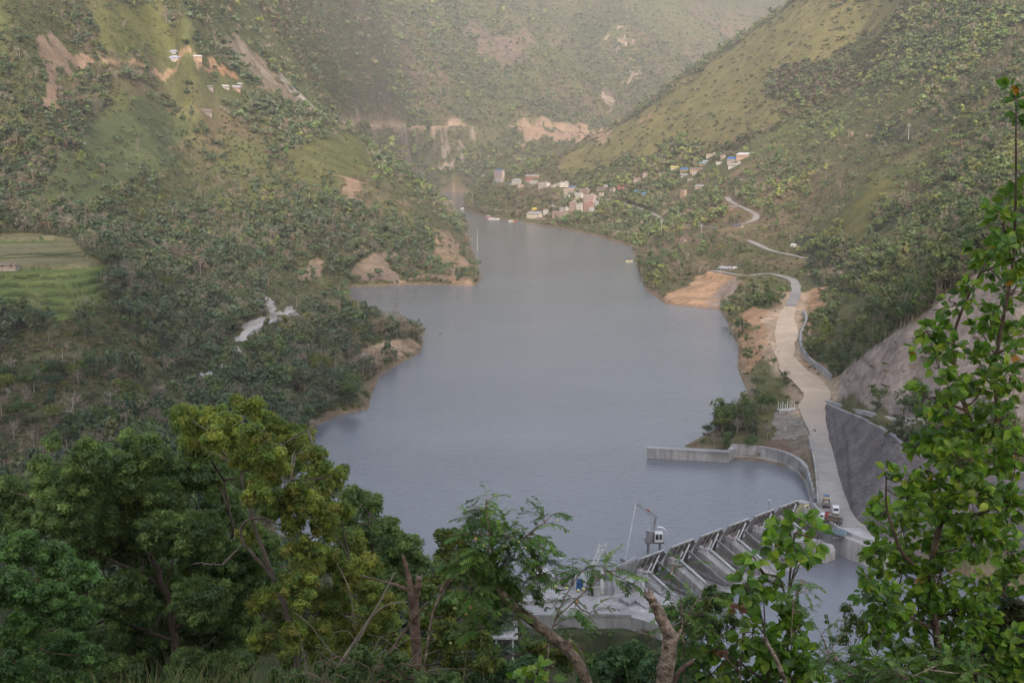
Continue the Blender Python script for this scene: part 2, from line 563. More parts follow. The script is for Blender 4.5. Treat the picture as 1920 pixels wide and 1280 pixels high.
# ground removed in front of the tall wall
CUTS.append(([tuple(p[:2]) for p in WF] + [tuple(p[:2]) for p in WT[::-1]], 3.0))
PLAT_PX = [(940,1088),(1015,1078),(1100,1070),(1150,1074),(1196,1080),(1218,1104),(1294,1150),(1240,1172),(1183,1156),(1110,1154),(1000,1152),(940,1152)]
CUTS.append(([tuple(atz(a, b, 4)[:2]) for a, b in PLAT_PX], 2.5))
_dk = [atz(*q)[:2] for q in ((1536,757,5),(1545,800,5),(1560,860,5),(1576,925,5),(1590,962,5),(1612,990,4.6),(1660,1012,4.2),(1660,1040,4),(1560,1005,4),(1526,945,4),(1518,905,4),(1515,860,4),(1512,800,4.6))]
CUTS.append((_dk, 4.6))

# ---- patches of cover, given as outlines in the picture and laid on the ground
G1 = (0.19, 0.175, 0.07); SOIL = (0.34, 0.24, 0.17); ROCK = (0.27, 0.225, 0.2); PALE = (0.42, 0.38, 0.34); SCRUB = (0.15, 0.115, 0.08); DARKF = (0.045, 0.06, 0.035)
PATCH = [ # colour, tree density factor, outline, patchiness
 (G1, 0.03, [(1490,5),(1700,0),(1660,60),(1560,100),(1480,190),(1440,240),(1340,270),(1250,265),(1180,300),(1060,330),(1050,300),(1180,225),(1230,190)], .3),
 ((0.13,0.13,0.045), 0.02, [(1560,420),(1640,340),(1700,340),(1680,400),(1620,440),(1560,490),(1520,500)], .3),
 ((0.13,0.16,0.05), 0.02, [(1610,440),(1690,395),(1730,410),(1640,450)], .2),
 ((0.10,0.125,0.055), 0.10, [(110,270),(220,200),(300,190),(340,250),(330,300),(240,340),(190,390),(90,400),(60,360)], .3),
 ((0.12,0.13,0.045), 0.06, [(180,20),(300,5),(330,40),(350,90),(230,95),(180,80)], .3),
 ((0.13,0.14,0.05), 0.03, [(560,255),(680,260),(690,330),(560,350),(530,310)], .25),
 (DARKF, 3.0, [(1450,130),(1500,115),(1570,125),(1560,170),(1500,200),(1440,190)], .3), (DARKF, 2.5, [(1640,230),(1700,215),(1710,270),(1640,275)], .3),
 (DARKF, 2.5, [(1640,370),(1700,365),(1700,420),(1640,440)], .3), (DARKF, 2.5, [(130,190),(190,125),(205,170),(150,270),(90,350),(60,330)], .3), (DARKF, 2.0, [(1500,440),(1560,430),(1640,480),(1620,560),(1540,540),(1500,500)], .3),
 (SOIL, 0.0, [(85,60),(100,80),(170,120),(150,135),(120,140),(105,210),(90,215),(75,160),(85,130),(75,90)], .12),
 ((0.36,0.25,0.17), 0.0, [(195,118),(330,122),(430,128),(440,145),(400,150),(330,138),(200,128)], .2),
 ((0.40,0.24,0.14), 0.02, [(395,125),(430,130),(445,150),(410,150)], .4),
 (SOIL, 0.0, [(648,335),(680,350),(680,378),(665,386),(645,370)], .3),
 (SOIL, 0.0, [(540,385),(560,390),(560,410),(540,408)], .3),
 ((0.27,0.2,0.165), 0.0, [(660,500),(700,476),(740,480),(750,530),(665,534)], .3),
 ((0.30,0.22,0.17), 0.02, [(555,510),(605,500),(600,525),(565,530)], .4),
 ((0.36,0.25,0.17), 0.12, [(740,534),(780,520),(830,515),(880,520),(900,530),(880,538),(800,533)], .5),
 ((0.33,0.24,0.17), 0.15, [(810,440),(850,440),(880,500),(850,520),(820,500)], .5),
 (PALE, 0.0, [(428,75),(450,80),(490,110),(520,130),(575,185),(620,222),(610,228),(560,200),(500,150),(440,100)], .5),
 ((0.24,0.19,0.14), 0.1, [(400,60),(450,70),(520,130),(560,190),(520,190),(470,130)], .5),
 ((0.40,0.28,0.2), 0.0, [(985,215),(1000,222),(1010,238),(1140,240),(1150,265),(1060,262),(1000,255),(985,262)], .3),
 ((0.30,0.26,0.24), 0.0, [(855,250),(880,252),(900,275),(885,285),(865,268)], .2),
 ((0.33,0.28,0.24), 0.0, [(740,260),(750,262),(775,312),(768,314),(752,290)], .3),
 ((0.33,0.28,0.24), 0.0, [(815,280),(835,300),(845,330),(835,332),(825,305)], .3),
 ((0.20,0.155,0.12), 0.15, [(860,60),(940,50),(1000,90),(1000,110),(920,110)], .5),
 ((0.40,0.32,0.26), 0.0, [(1140,70),(1185,60),(1180,72),(1145,76)], .3),
 ((0.42,0.34,0.26), 0.0, [(1172,142),(1195,130),(1192,140),(1176,147)], .1),
 ((0.42,0.34,0.26), 0.0, [(1120,176),(1135,178),(1155,200),(1145,200)], .1),
 ((0.40,0.25,0.17), 0.0, [(1208,215),(1218,216),(1216,232),(1208,232)], .1),
 ((0.46,0.30,0.19), 0.0, [(1245,560),(1270,545),(1310,525),(1335,510),(1382,512),(1378,540),(1355,582),(1290,577),(1250,570)], .12),
 ((0.30,0.25,0.22), 0.0, [(1340,560),(1372,520),(1384,520),(1378,555),(1356,583),(1335,580)], .3),
 ((0.46,0.29,0.18), 0.06, [(1372,596),(1400,575),(1452,590),(1446,640),(1440,665),(1410,700),(1382,695),(1378,640)], .3),
 ((0.13,0.13,0.055), 0.10, [(1400,705),(1440,650),(1480,700),(1515,738),(1505,790),(1440,815),(1398,790)], .6),
 ((0.42,0.26,0.16), 0.05, [(1495,555),(1530,535),(1560,535),(1545,560),(1515,600),(1515,650),(1550,700),(1530,700),(1500,650),(1495,600)], .35),
 ((0.50,0.40,0.30), 0.0, [(1436,590),(1460,575),(1500,585),(1508,600),(1498,650),(1520,690),(1556,712),(1556,750),(1500,760),(1500,735),(1480,705),(1450,680),(1445,640)], .05),
 ((0.30,0.27,0.25), 0.0, [(1455,770),(1495,765),(1525,800),(1532,850),(1500,850),(1450,830)], .25),
 ((0.19,0.13,0.10), 0.0, [(1430,830),(1470,815),(1532,845),(1534,900),(1500,870),(1440,858)], .2),
 ((0.13,0.12,0.06), 0.05, [(1285,835),(1350,815),(1440,800),(1440,855),(1330,850)], .4),
 ((0.11,0.13,0.05), 0.25, [(1590,772),(1700,790),(1760,800),(1760,850),(1690,835),(1640,800)], .3),
 ((0.12,0.12,0.06), 0.0, [(1535,742),(1600,748),(1700,788),(1800,806),(1800,850),(1700,845),(1640,806)], .9),
 ((0.10,0.10,0.06), 0.15, [(440,645),(500,600),(560,585),(570,610),(500,645),(450,672),(430,715),(380,735),(375,712)], .9),
 ((0.2,0.17,0.13), 0.0, [(1470,812),(1520,800),(1545,850),(1550,960),(1515,960),(1500,880)], .7),
 ((0.38,0.37,0.37), 0.0, [(462,558),(500,556),(515,575),(510,592),(490,580),(470,568)], .2),
 ((0.38,0.37,0.37), 0.0, [(378,712),(410,690),(420,660),(450,655),(450,690),(420,705)], .25),
 ((0.38,0.37,0.37), 0.0, [(440,640),(450,610),(470,605),(520,580),(552,576),(556,590),(500,606),(462,632)], .2),
 ((0.36,0.27,0.2), 0.0, [(685,660),(700,645),(760,632),(786,650),(770,665),(700,685)], .3),
 ((0.38,0.36,0.36), 0.0, [(650,670),(690,662),(690,680),(660,698)], .3),
 ((0.36,0.31,0.27), 0.0, [(525,740),(550,738),(590,795),(585,803),(560,790)], .3),
]
SHOT = [(1560,712),(1620,665),(1700,612),(1780,552),(1920,462),(2080,420),(2080,800),(1900,826),(1800,806),(1700,786),(1640,768),(1578,748),(1562,735)]
TERR = [(-60,440),(60,436),(135,446),(165,478),(200,500),(196,560),(180,590),(100,600),(-60,600)]
_allpx = []; _cnt = []
for c, d, pl, pt in PATCH + [(0, 0, SHOT, 0), (0, 0, TERR, 0)]:
    dens = []
    for i in range(len(pl)):
        a = np.array(pl[i], float); b = np.array(pl[(i + 1) % len(pl)], float)
        n = max(1, int(np.linalg.norm(b - a) / 25))
        dens += [tuple(a + (b - a) * k / n) for k in range(n)]
    _cnt.append(len(dens)); _allpx += dens
_w = cast(_allpx)
PW = []; _i = 0
for n in _cnt:
    PW.append(_w[_i:_i + n, :2]); _i += n
SHOT_W, TERR_W = PW[-2], PW[-1]

# column, row of the foot, width px, height px, wall, roof, roof form, label, name
HS_ = [
 (934,336,20,15,'pink','blue','flat','four-storey pink building with a blue tank on top, leftmost in the village','house'),
 (932,342,27,5,'grey','grey','shed','long low grey-roofed shed at the foot of the four-storey pink building','shed'),
 (966,346,17,10,'grey','grey','shed','pale grey hall right of the four-storey pink building','house'),
 (955,347,7,3,'grey','sky','shed','tiny bright blue roofed shelter beside the pale grey hall','shed'),
 (996,333,30,5,'brown' if False else 'mud','grey','gable','long grey roofed shed highest above the upper village row','shed'),
 (991,342,14,6,'pink','red','shed','red-roofed house in the upper village row','house'),
 (1000,344,15,5,'grey','grey','shed','grey-roofed house overlapping the red-roofed one','house'),
 (1017,352,26,9,'white','flat','flat','long white two-storey building in the middle of the upper row','house'),
 (1057,350,16,8,'white','flat','flat','white two-storey house right of the long white building','house'),
 (1043,349,11,4,'cream','flat','flat','small cream house between the two white buildings','house'),
 (1071,353,14,4,'grey','blue','shed','violet-blue roofed shed behind the pink terrace houses','shed'),
 (1068,362,26,8,'pink','flat','flat','long pink terrace house below the violet-blue roof','house'),
 (1093,363,22,8,'brick','flat','flat','brick house joined to the long pink terrace','house'),
 (1084,373,14,10,'white','flat','flat','white house with dark openings at the top of the dense block','house'),
 (1103,381,22,15,'pink','flat','flat','three-storey pale pink building, largest in the dense block','house'),
 (1073,396,12,17,'brick','flat','flat','narrow three-storey brick building at the left of the dense block','house'),
 (1085,396,12,13,'white','flat','flat','white three-storey house wedged between two brick ones','house'),
 (1101,396,20,14,'brick','red','flat','brick building with a red canopy at the bottom of the dense block','house'),
 (1045,408,24,11,'brick','flat','flat','wide unplastered brick building near the shore','house'),
 (1022,403,9,9,'white','flat','flat','plain white box house left of the wide brick building','house'),
 (1000,395,8,6,'yellow','yellow','gable','small yellow hut above the shore houses','hut'),
 (999,410,31,12,'cream','grey','shed','cream building with columns and a wide grey roof above the boats','house'),
 (1055,396,22,6,'white','grey','flat','row of small white houses above the wide brick building','house'),
 (1012,413,22,5,'mud','brown','shed','low brown shack between the boats and the cream building','shed'),
 (1146,361,13,7,'pink','flat','flat','pink house right of the dense block','house'),
 (1163,359,11,8,'brick','red','gable','red-roofed brick house on the rise above the road','house'),
 (1193,362,17,5,'grey','sky','shed','bright blue roofed house, left one of a pair','house'),
 (1206,366,10,5,'grey','sky','shed','small bright blue roofed shed, right one of a pair','shed'),
 (1125,357,22,6,'stone','brown','gable','long brown-roofed stone house above the dense block','house'),
 (1209,332,9,7,'pink','flat','flat','pink hillside house above the blue roofs','house'),
 (1194,339,13,6,'pink','brown','gable','low pink farmhouse on the hillside left of another pink house','house'),
 (1394,297,30,10,'orange','white','shed','long white-roofed school block with orange walls, highest on the right slope','school'),
 (1371,305,20,10,'pink','blue','gable','pink house with a bright blue roof below the school block','house'),
 (1376,313,28,7,'white','flat','flat','low white house in front of the blue-roofed pink house','house'),
 (1354,299,7,8,'pink','flat','flat','narrow pink house left of the blue-roofed one','house'),
 (1332,294,19,5,'cream','flat','flat','flat cream house at the top left of the hillside hamlet','house'),
 (1316,311,13,7,'orange','teal','gable','orange house with a teal roof','house'),
 (1281,324,13,9,'orange','blue','gable','orange-walled house with a blue-grey roof','house'),
 (1281,332,12,6,'grey','grey','gable','grey-roofed hut just below the orange-walled house','hut'),
 (1264,317,14,5,'cream','yellow','gable','yellow-roofed hut left of the orange-walled house','hut'),
 (1307,321,28,6,'mud','brown','gable','long brown-roofed farmhouse in the hamlet','house'),
 (1239,328,9,5,'pink','brown','gable','small pink house at the far left of the hamlet','house'),
 (1279,370,10,13,'orange','flat','flat','roofless orange brick ruin among the trees','ruin'),
 (1311,352,17,5,'stone','grey','gable','grey-roofed farmhouse half hidden by trees','house'),
 (1333,398,12,9,'orange','brown','gable','mud-orange house in a clearing above the lower road','house'),
 (1373,394,16,8,'mud','brown','gable','brown hut beside the bend of the hillside road','hut'),
 (1381,426,20,6,'dark' if False else 'stone','dark','shed','dark open shed on the road by the bend','shed'),
 (1355,508,23,8,'stone','grey','shed','grey-roofed roadside shed above the orange landslip','shed'),
 (1372,505,9,5,'white','white','gable','white awning beside the grey-roofed roadside shed','awning'),
 (1485,463,6,6,'white','white','gable','tiny white shrine alone on the grassy bank','shrine'),
 (1279,453,10,6,'stone','brown','gable','little stone hut below the village road','hut'),
 (1384,340,14,4,'grey','grey','shed','grey-roofed house between hamlet and hillside road','house'),
 (1074,388,9,7,'cream','grey','gable','small pale house packed among others on the village slope','house'),
 (1097,372,9,6,'grey','grey','flat','small pale house packed among others on the village slope','house'),
 (1112,374,9,8,'pink','grey','gable','small pale house packed among others on the village slope','house'),
 (1062,372,9,6,'white','grey','flat','small pale house packed among others on the village slope','house'),
 (1118,385,8,8,'white','grey','gable','small pale house packed among others on the village slope','house'),
 (1035,352,9,5,'grey','grey','flat','small pale house packed among others on the village slope','house'),
 (1080,366,10,5,'white','grey','gable','small pale house packed among others on the village slope','house'),
 (1008,402,8,5,'pink','grey','flat','small pale house packed among others on the village slope','house'),
 (1034,390,8,5,'grey','grey','gable','small pale house packed among others on the village slope','house'),
 (1126,368,9,6,'cream','grey','flat','small pale house packed among others on the village slope','house'),
 (1108,396,8,7,'white','grey','gable','small pale house packed among others on the village slope','house'),
 (1060,404,9,5,'cream','grey','flat','small pale house packed among others on the village slope','house'),
 (1135,352,8,5,'grey','grey','gable','small pale house packed among others on the village slope','house'),
 (976,352,9,5,'pink','grey','flat','small pale house packed among others on the village slope','house'),
 (1301,328,9,5,'white','grey','gable','small pale house packed among others on the village slope','house'),
 (1345,310,9,6,'white','grey','flat','small pale house packed among others on the village slope','house'),
 (1322,306,9,5,'pink','grey','gable','small pale house packed among others on the village slope','house'),
 (1292,340,9,5,'grey','grey','flat','small pale house packed among others on the village slope','house'),
 (328,99,46,6,'grey','paleblue','tunnel','long pale blue roofed poultry shed, upper of two on the left mountain','shed'),
 (333,110,42,6,'grey','paleblue','tunnel','long pale blue roofed poultry shed, lower of two on the left mountain','shed'),
 (370,110,18,6,'orange','white','gable','orange and white house right of the long pale blue sheds','house'),
 (393,166,18,6,'stone','grey','shed','grey slate hut at the left of the mountain hamlet','hut'),
 (425,166,14,6,'cream','white','gable','pale hut in the middle of the mountain hamlet','hut'),
 (445,170,14,9,'orange','grey','gable','orange-walled hut at the right of the mountain hamlet','hut'),
 (451,161,9,5,'stone','white','gable','white hut just above the orange-walled hut','hut'),
 (390,214,20,9,'stone','brown','gable','old stone farmhouse below the mountain hamlet','house'),
 (14,502,32,9,'stone','brown','hip','thatched hut on the edge of the flat rice field','hut'),
]
HGND = cast([(h[0], h[1]) for h in HS_]); HRAD = [h[2] * g[1] / F * .5 + 5 for h, g in zip(HS_, HGND)]

def terrace(X, Y, z):
    k = in_poly(X, Y, TERR_W)
    if not k.any(): return z, k
    zz = z[k]; st = 2.3
    q = zz + 0.35 * fbm(X[k] / 25, Y[k] / 25, 71, 2)
    fr = q / st - np.floor(q / st)
    z = z.copy(); z[k] = (np.floor(q / st) + sstep(0.72, 1.0, fr)) * st
    z[k] = np.minimum(z[k], 48.3)
    return z, k

def surf(X, Y):
    z = height(X, Y, True)
    z, k = terrace(X, Y, z)
    return z
def build_terrain():
    us = np.unique(np.r_[np.linspace(-1.1, -0.52, 16), np.linspace(-0.52, 0.52, 740), np.linspace(0.52, 1.1, 16)])
    Ys = np.r_[np.exp(np.linspace(math.log(0.4), math.log(100), 70, endpoint=False)), np.exp(np.linspace(math.log(100), math.log(1000), 640, endpoint=False)), np.exp(np.linspace(math.log(1000), math.log(5600), 640))]
    UU, YY = np.meshgrid(us, Ys)
    XX = UU * YY
    z = height(XX, YY, True)
    z, tk = terrace(XX, YY, z)
    nr, nc = z.shape
    # ------- colour of the ground cover
    n1 = fbm(XX / 160, YY / 160, 41, 5); n2 = fbm(XX / 28, YY / 28, 43, 4); n3 = fbm(XX / 700, YY / 700, 47, 3); n4 = fbm(XX / 9, YY / 9, 49, 3)
    col = np.empty((nr, nc, 3)); 
    g = np.array((0.125, 0.14, 0.055)); br = np.array((0.18, 0.14, 0.09)); dk = np.array((0.075, 0.10, 0.045))
    a = sstep(-0.25, 0.35, n1 + 0.5 * n2 - .25 * (XX < 0) * (YY < 2200))[..., None]
    col[:] = g * (1 - a) + br * a
    b = sstep(0.0, 0.4, n3 + 0.4 * n2 - 0.1)[..., None] * 0.7
    col[:] = col * (1 - b) + dk * b
    dens = 0.5 + 0.75 * sstep(-0.3, 0.4, fbm(XX / 120 + 5, YY / 120, 51, 4) + 0.15)
    cm_ = (sstep(.45, 1.25, dens) * .8)[..., None]
    col[:] = col * (1 - cm_) + np.array((0.105, 0.118, 0.052)) * (1 + .3 * n4)[..., None] * cm_
    # leaf litter and bare earth on the ravine slopes
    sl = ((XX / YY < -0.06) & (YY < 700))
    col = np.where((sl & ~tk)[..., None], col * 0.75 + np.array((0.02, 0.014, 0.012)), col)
    dens = np.where(sl, np.maximum(dens, 1.0), dens)
    wx = XX + n2 * YY * 0.012 + n4 * YY * 0.004; wy = YY + fbm(XX / 31 + 9, YY / 31, 44, 4) * YY * 0.03
    for (c, dn, pl, pt), W in zip(PATCH, PW):
        x0, y0 = W.min(0) - 60; x1, y1 = W.max(0) + 60
        k = (XX > x0) & (XX < x1) & (YY > y0) & (YY < y1)
        if not k.any(): continue
        ins = in_poly(wx[k], wy[k], W)
        m = ins * (1 - pt * sstep(-0.1, 0.5, n2[k] + n4[k] * .6))
        cc = np.array(c) * (1 + 0.25 * n4[k] + 0.2 * n2[k])[:, None]
        col[k] = col[k] * (1 - m[:, None]) + cc * m[:, None]
        dens[k] = np.where(ins, dn, dens[k])
    # the cutting above the far road
    k = (YY > 1750) & (YY < 3600)
    d, ry = dist_line(XX[k], YY[k], far_road, False, far_road[:, 1])
    cw = 17 + 30 * sstep(-.1, .6, fbm(XX[k] / 42, YY[k] / 400, 95, 4)) * (.5 + sstep(-.2, .3, fbm(XX[k] / 160 + 3, YY[k] / 900, 96, 2)))
    m_ = (1 - sstep(cw * .7, cw, d)) * np.where(YY[k] > ry - 6, 1.0, .07)
    cc = np.array((0.36, 0.27, 0.195)) * (1 + .35 * n2[k] + .3 * n4[k])[:, None]
    col[k] = col[k] * (1 - m_[:, None]) + cc * m_[:, None]
    dens[k] = dens[k] * (1 - m_)
    # bare bank along the water line
    dw = dist_line(XX, YY, WPOLY, True)
    mb = (1 - sstep(0.8, 2.2, z + 0.8 * n4))[..., None] * 0.8
    col = col * (1 - mb) + np.array((0.24, 0.18, 0.135)) * mb
    dens = np.where(z < 0.8, 0, dens)
    # shotcrete slope and terraces
    ks = in_poly(wx * 0.3 + XX * 0.7, wy * 0.3 + YY * 0.7, SHOT_W)
    lay = 0.5 + 0.5 * np.sin((z * 1.0 + XX * 0.55 + n2 * 3.5) * 0.9)
    cr = sstep(0.72, 0.98, lay) * sstep(-.2, .4, n2 + .1)
    rc = np.array((0.33, 0.275, 0.25)) * (1 + 0.28 * n1 + 0.3 * n4 + 0.22 * n2)[..., None] * (1 - 0.5 * cr[..., None])
    col = np.where(ks[..., None], rc, col)
    z = np.where(ks, z + (ridged(XX / 16 + z / 9, YY / 11, 77, 3) * 1.3 - cr * 0.7) * np.clip(dw / 30, 0, 1), z)
    dens = np.where(ks, 0.004, dens)
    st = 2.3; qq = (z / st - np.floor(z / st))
    flat = z > 46.2
    edge = dist_line(XX, YY, TERR_W, True)
    lines = (np.abs(fbm(XX / 55, YY / 70, 90, 2)) < 0.035) & flat
    tc = np.where(flat[..., None], np.array((0.20, 0.19, 0.105)) * (1 + 0.25 * n1 + .15 * n4)[..., None], np.array((0.125, 0.165, 0.055)) * (1 + 0.3 * n2)[..., None])
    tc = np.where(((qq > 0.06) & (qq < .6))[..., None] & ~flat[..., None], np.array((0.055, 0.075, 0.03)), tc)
    tc = np.where(lines[..., None], np.array((0.07, 0.09, 0.035)), tc)
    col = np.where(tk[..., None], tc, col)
    dens = np.where(tk, 0.0, dens)
    # near hill: leaf litter and grass
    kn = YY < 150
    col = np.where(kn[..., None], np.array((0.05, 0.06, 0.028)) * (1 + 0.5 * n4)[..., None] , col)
    dens = np.where(YY < 205, 0, dens)
    col = np.clip(col, 0.01, 0.8)
    rd = main_road[(main_road[:, 1] > 400) & (main_road[:, 1] < 720)]
    k = (XX > 90) & (XX < 260) & (YY > 380) & (YY < 740)
    d = dist_line(XX[k], YY[k], rd); m_ = 1 - sstep(6, 11, d + 4 * n4[k] + 3 * n2[k])
    cc = np.array((0.47, 0.36, 0.26)) * (1 + .3 * n4[k])[:, None]
    col[k] = col[k] * (1 - m_[:, None]) + cc * m_[:, None]
    for pts, hw in ROADS:
        k = (XX > pts[:, 0].min() - 9) & (XX < pts[:, 0].max() + 9) & (YY > pts[:, 1].min() - 9) & (YY < pts[:, 1].max() + 9)
        if k.any():
            d = dist_line(XX[k], YY[k], pts)
            dens[k] = np.where(d < hw + 2.5, 0, dens[k])
    qx, qy = proj(np.stack([XX, YY, z], -1))
    dens = np.where((qy > 880) & (qx < 1330), np.where(z > .6, np.where(qx < 960, .9, np.where(qy > 1185, .0015, 0)), 0), dens)
    g = HGND
    for q in range(len(g)):
        k = (np.abs(XX - g[q, 0]) < HRAD[q]) & (YY > g[q, 1] - HRAD[q] * 2.4) & (YY < g[q, 1] + 9)
        dens[k] = 0
    for pts, hw in ROADS[:4] + ROADS[5:7]:
        k = (XX > pts[:, 0].min() - 20) & (XX < pts[:, 0].max() + 20) & (YY > pts[:, 1].min() - 40) & (YY < pts[:, 1].max() + 9)
        d = np.minimum(dist_line(XX[k], YY[k] + 7, pts), dist_line(XX[k], YY[k] + 14, pts))
        dens[k] = np.where(d < hw + 4, dens[k] * .12, dens[k])
    rn_ = main_road[main_road[:, 1] < 385]
    k = YY < 400; d = dist_line(XX[k], YY[k], rn_); dens[k] = np.where(d < 15, 0, dens[k])
    for poly, zz in CUTS:
        dens = np.where(in_poly(XX, YY, poly), 0, dens)
    dens = np.where((XX / YY > .24) & (YY < 300), 0, dens)
    V = np.stack([XX, YY, z], -1).reshape(-1, 3)
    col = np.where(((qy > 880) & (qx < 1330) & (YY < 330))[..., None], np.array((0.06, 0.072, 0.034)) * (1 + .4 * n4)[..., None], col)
    col = np.clip(col, .01, .8)
    idx = np.arange(nr * nc).reshape(nr, nc)
    Q = np.stack([idx[:-1, :-1], idx[:-1, 1:], idx[1:, 1:], idx[1:, :-1]], -1).reshape(-1, 4)
    m, n, b = new_mat('hillside_ground')
    A = n.nodes.new('ShaderNodeAttribute'); A.attribute_name = 'tint'
    p = geo_pos(n)
    t1 = noise_node(n, 0.35, 8, p, 0.7); t2 = noise_node(n, 0.05, 6, p, 0.65)
    r1 = ramp(n, t1.outputs[0], [(0.3, (0.55,) * 3), (0.7, (1.35,) * 3)])
    r2 = ramp(n, t2.outputs[0], [(0.32, (0.72, 0.74, 0.7)), (0.68, (1.22, 1.18, 1.15))])
    c = mixc(n, A.outputs[0], r1.outputs[0], 1.0, 'MULTIPLY')
    c = mixc(n, c, r2.outputs[0], 1.0, 'MULTIPLY')
    lk(n, c, b.inputs['Base Color']); b.inputs['Roughness'].default_value = 0.95; b.inputs['Specular IOR Level'].default_value = 0.1
    bump(n, b, t1.outputs[0], 0.7, 1.2)
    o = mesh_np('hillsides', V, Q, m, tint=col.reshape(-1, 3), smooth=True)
    tag(o, None, None, kind='structure')
    return XX, YY, z, dens
TX, TY, TZ, TD = build_terrain()

def back_mountain():  # unseen slope behind the camera, its ridge shaped to shade the near valley
    xs = np.linspace(-2200, 1500, 90); ys = np.linspace(0.2, -1150, 60)
    X, Y = np.meshgrid(xs, ys)
    top = 665 + np.clip(-X - 150, 0, 1500) * .45 - np.clip(X - 150, 0, 900) * .15
    t = np.clip(-Y / 820, 0, 1) ** 1.5
    z = 93.2 * (1 - t) + top * t + fbm(X / 60, Y / 60, 15, 4) * 14 * t
    z = np.where((Y > -3), np.minimum(z, near_hill(X, Y * 0 + .2)), z)
    col = np.empty(X.shape + (3,)); col[:] = (.09, .10, .045); col *= (1 + .4 * fbm(X / 30, Y / 30, 16, 3))[..., None]
    idx = np.arange(X.size).reshape(X.shape)
    Q = np.stack([idx[:-1, :-1], idx[1:, :-1], idx[1:, 1:], idx[:-1, 1:]], -1).reshape(-1, 4)
    m = bpy.data.materials['hillside_ground']
    tag(mesh_np('unseen_back_slope', np.stack([X, Y, z], -1).reshape(-1, 3), Q, m, tint=np.clip(col, .01, 1).reshape(-1, 3), smooth=True), None, None, kind='structure')
back_mountain()

# water
def build_water():
    m, n, b = new_mat('river_water')
    p = geo_pos(n)
    mp = n.nodes.new('ShaderNodeMapping'); lk(n, p, mp.inputs[0]); mp.inputs['Scale'].default_value = (0.25, 0.9, 1)
    t = noise_node(n, 1.0, 4, mp.outputs[0], 0.6)
    big = noise_node(n, 0.012, 3, p)
    c = ramp(n, big.outputs[0], [(0.35, (0.15, 0.162, 0.19)), (0.65, (0.17, 0.182, 0.21))])
    lk(n, c.outputs[0], b.inputs['Base Color'])
    b.inputs['Roughness'].default_value = 0.12
    b.inputs['IOR'].default_value = 1.33
    bg2 = noise_node(n, 0.006, 4, mp.outputs[0], 0.55)
    rb = ramp(n, bg2.outputs[0], [(0.38, (.35,) * 3), (0.64, (.62,) * 3)])
    bm = n.nodes.new('ShaderNodeBump'); bm.inputs['Distance'].default_value = 0.35
    lk(n, rb.outputs[0], bm.inputs['Strength']); lk(n, t.outputs[0], bm.inputs['Height']); lk(n, bm.outputs[0], b.inputs['Normal'])
    V = [(-900, 150, 0), (900, 150, 0), (2500, 3300, 0), (-2500, 3300, 0)]
    o = mesh_np('river', V, [(0, 1, 2, 3)], m)
    tag(o, None, None, kind='structure')
build_water()

def strip(name, pts, hw, mat, z=0.12):
    P = np.asarray(pts)
    d = np.gradient(P[:, :2], axis=0); d /= np.linalg.norm(d, axis=1)[:, None] + 1e-9
    nrm = np.c_[-d[:, 1], d[:, 0]]
    hwv = hw if np.ndim(hw) else np.full(len(P), hw)
    V = []; K = 5
    for k in range(K):
        s = (k / (K - 1) * 2 - 1)
        j = 1 + 0.30 * fbm(np.arange(len(P)) * 0.35 + k * 9, np.full(len(P), k * 3.3), 5, 3) * (abs(s) > .9)
        V.append(np.c_[P[:, :2] + nrm * (hwv * s * j)[:, None], P[:, 2] + z])
    V = np.stack(V, 1).reshape(-1, 3)
    idx = np.arange(len(V)).reshape(len(P), K)
    Q = np.stack([idx[:-1, :-1], idx[1:, :-1], idx[1:, 1:], idx[:-1, 1:]], -1).reshape(-1, 4)[:, ::-1]
    o = mesh_np(name, V, Q, mat)
    tag(o, None, None, kind='structure')
    return o

def mat_ground(name, c0, c1, scale=0.4, rough=0.9):
    m, n, b = new_mat(name)
    p = geo_pos(n)
    t = noise_node(n, scale, 8, p, 0.7)
    t2 = noise_node(n, scale * 0.12, 4, p, 0.6)
    mm = n.nodes.new('ShaderNodeMath'); mm.operation = 'MULTIPLY_ADD'
    lk(n, t.outputs[0], mm.inputs[0]); mm.inputs[1].default_value = 0.5
    m2 = n.nodes.new('ShaderNodeMath'); m2.operation = 'MULTIPLY'; lk(n, t2.outputs[0], m2.inputs[0]); m2.inputs[1].default_value = 0.5
    lk(n, m2.outputs[0], mm.inputs[2])
    r = ramp(n, mm.outputs[0], [(0.38, c0), (0.62, c1)])
    lk(n, r.outputs[0], b.inputs['Base Color']); b.inputs['Roughness'].default_value = rough
    b.inputs['Specular IOR Level'].default_value = 0.2
    bump(n, b, t.outputs[0], 0.4, 0.1)
    return m
M_DIRT = mat_ground('dusty_track', (0.44, 0.35, 0.265), (0.66, 0.54, 0.41), 0.25)
M_TAR = mat_ground('worn_tarmac', (0.24, 0.225, 0.215), (0.36, 0.34, 0.32), 0.5)
M_GRAV = mat_ground('pale_gravel', (0.30, 0.30, 0.30), (0.48, 0.475, 0.47), 0.8)
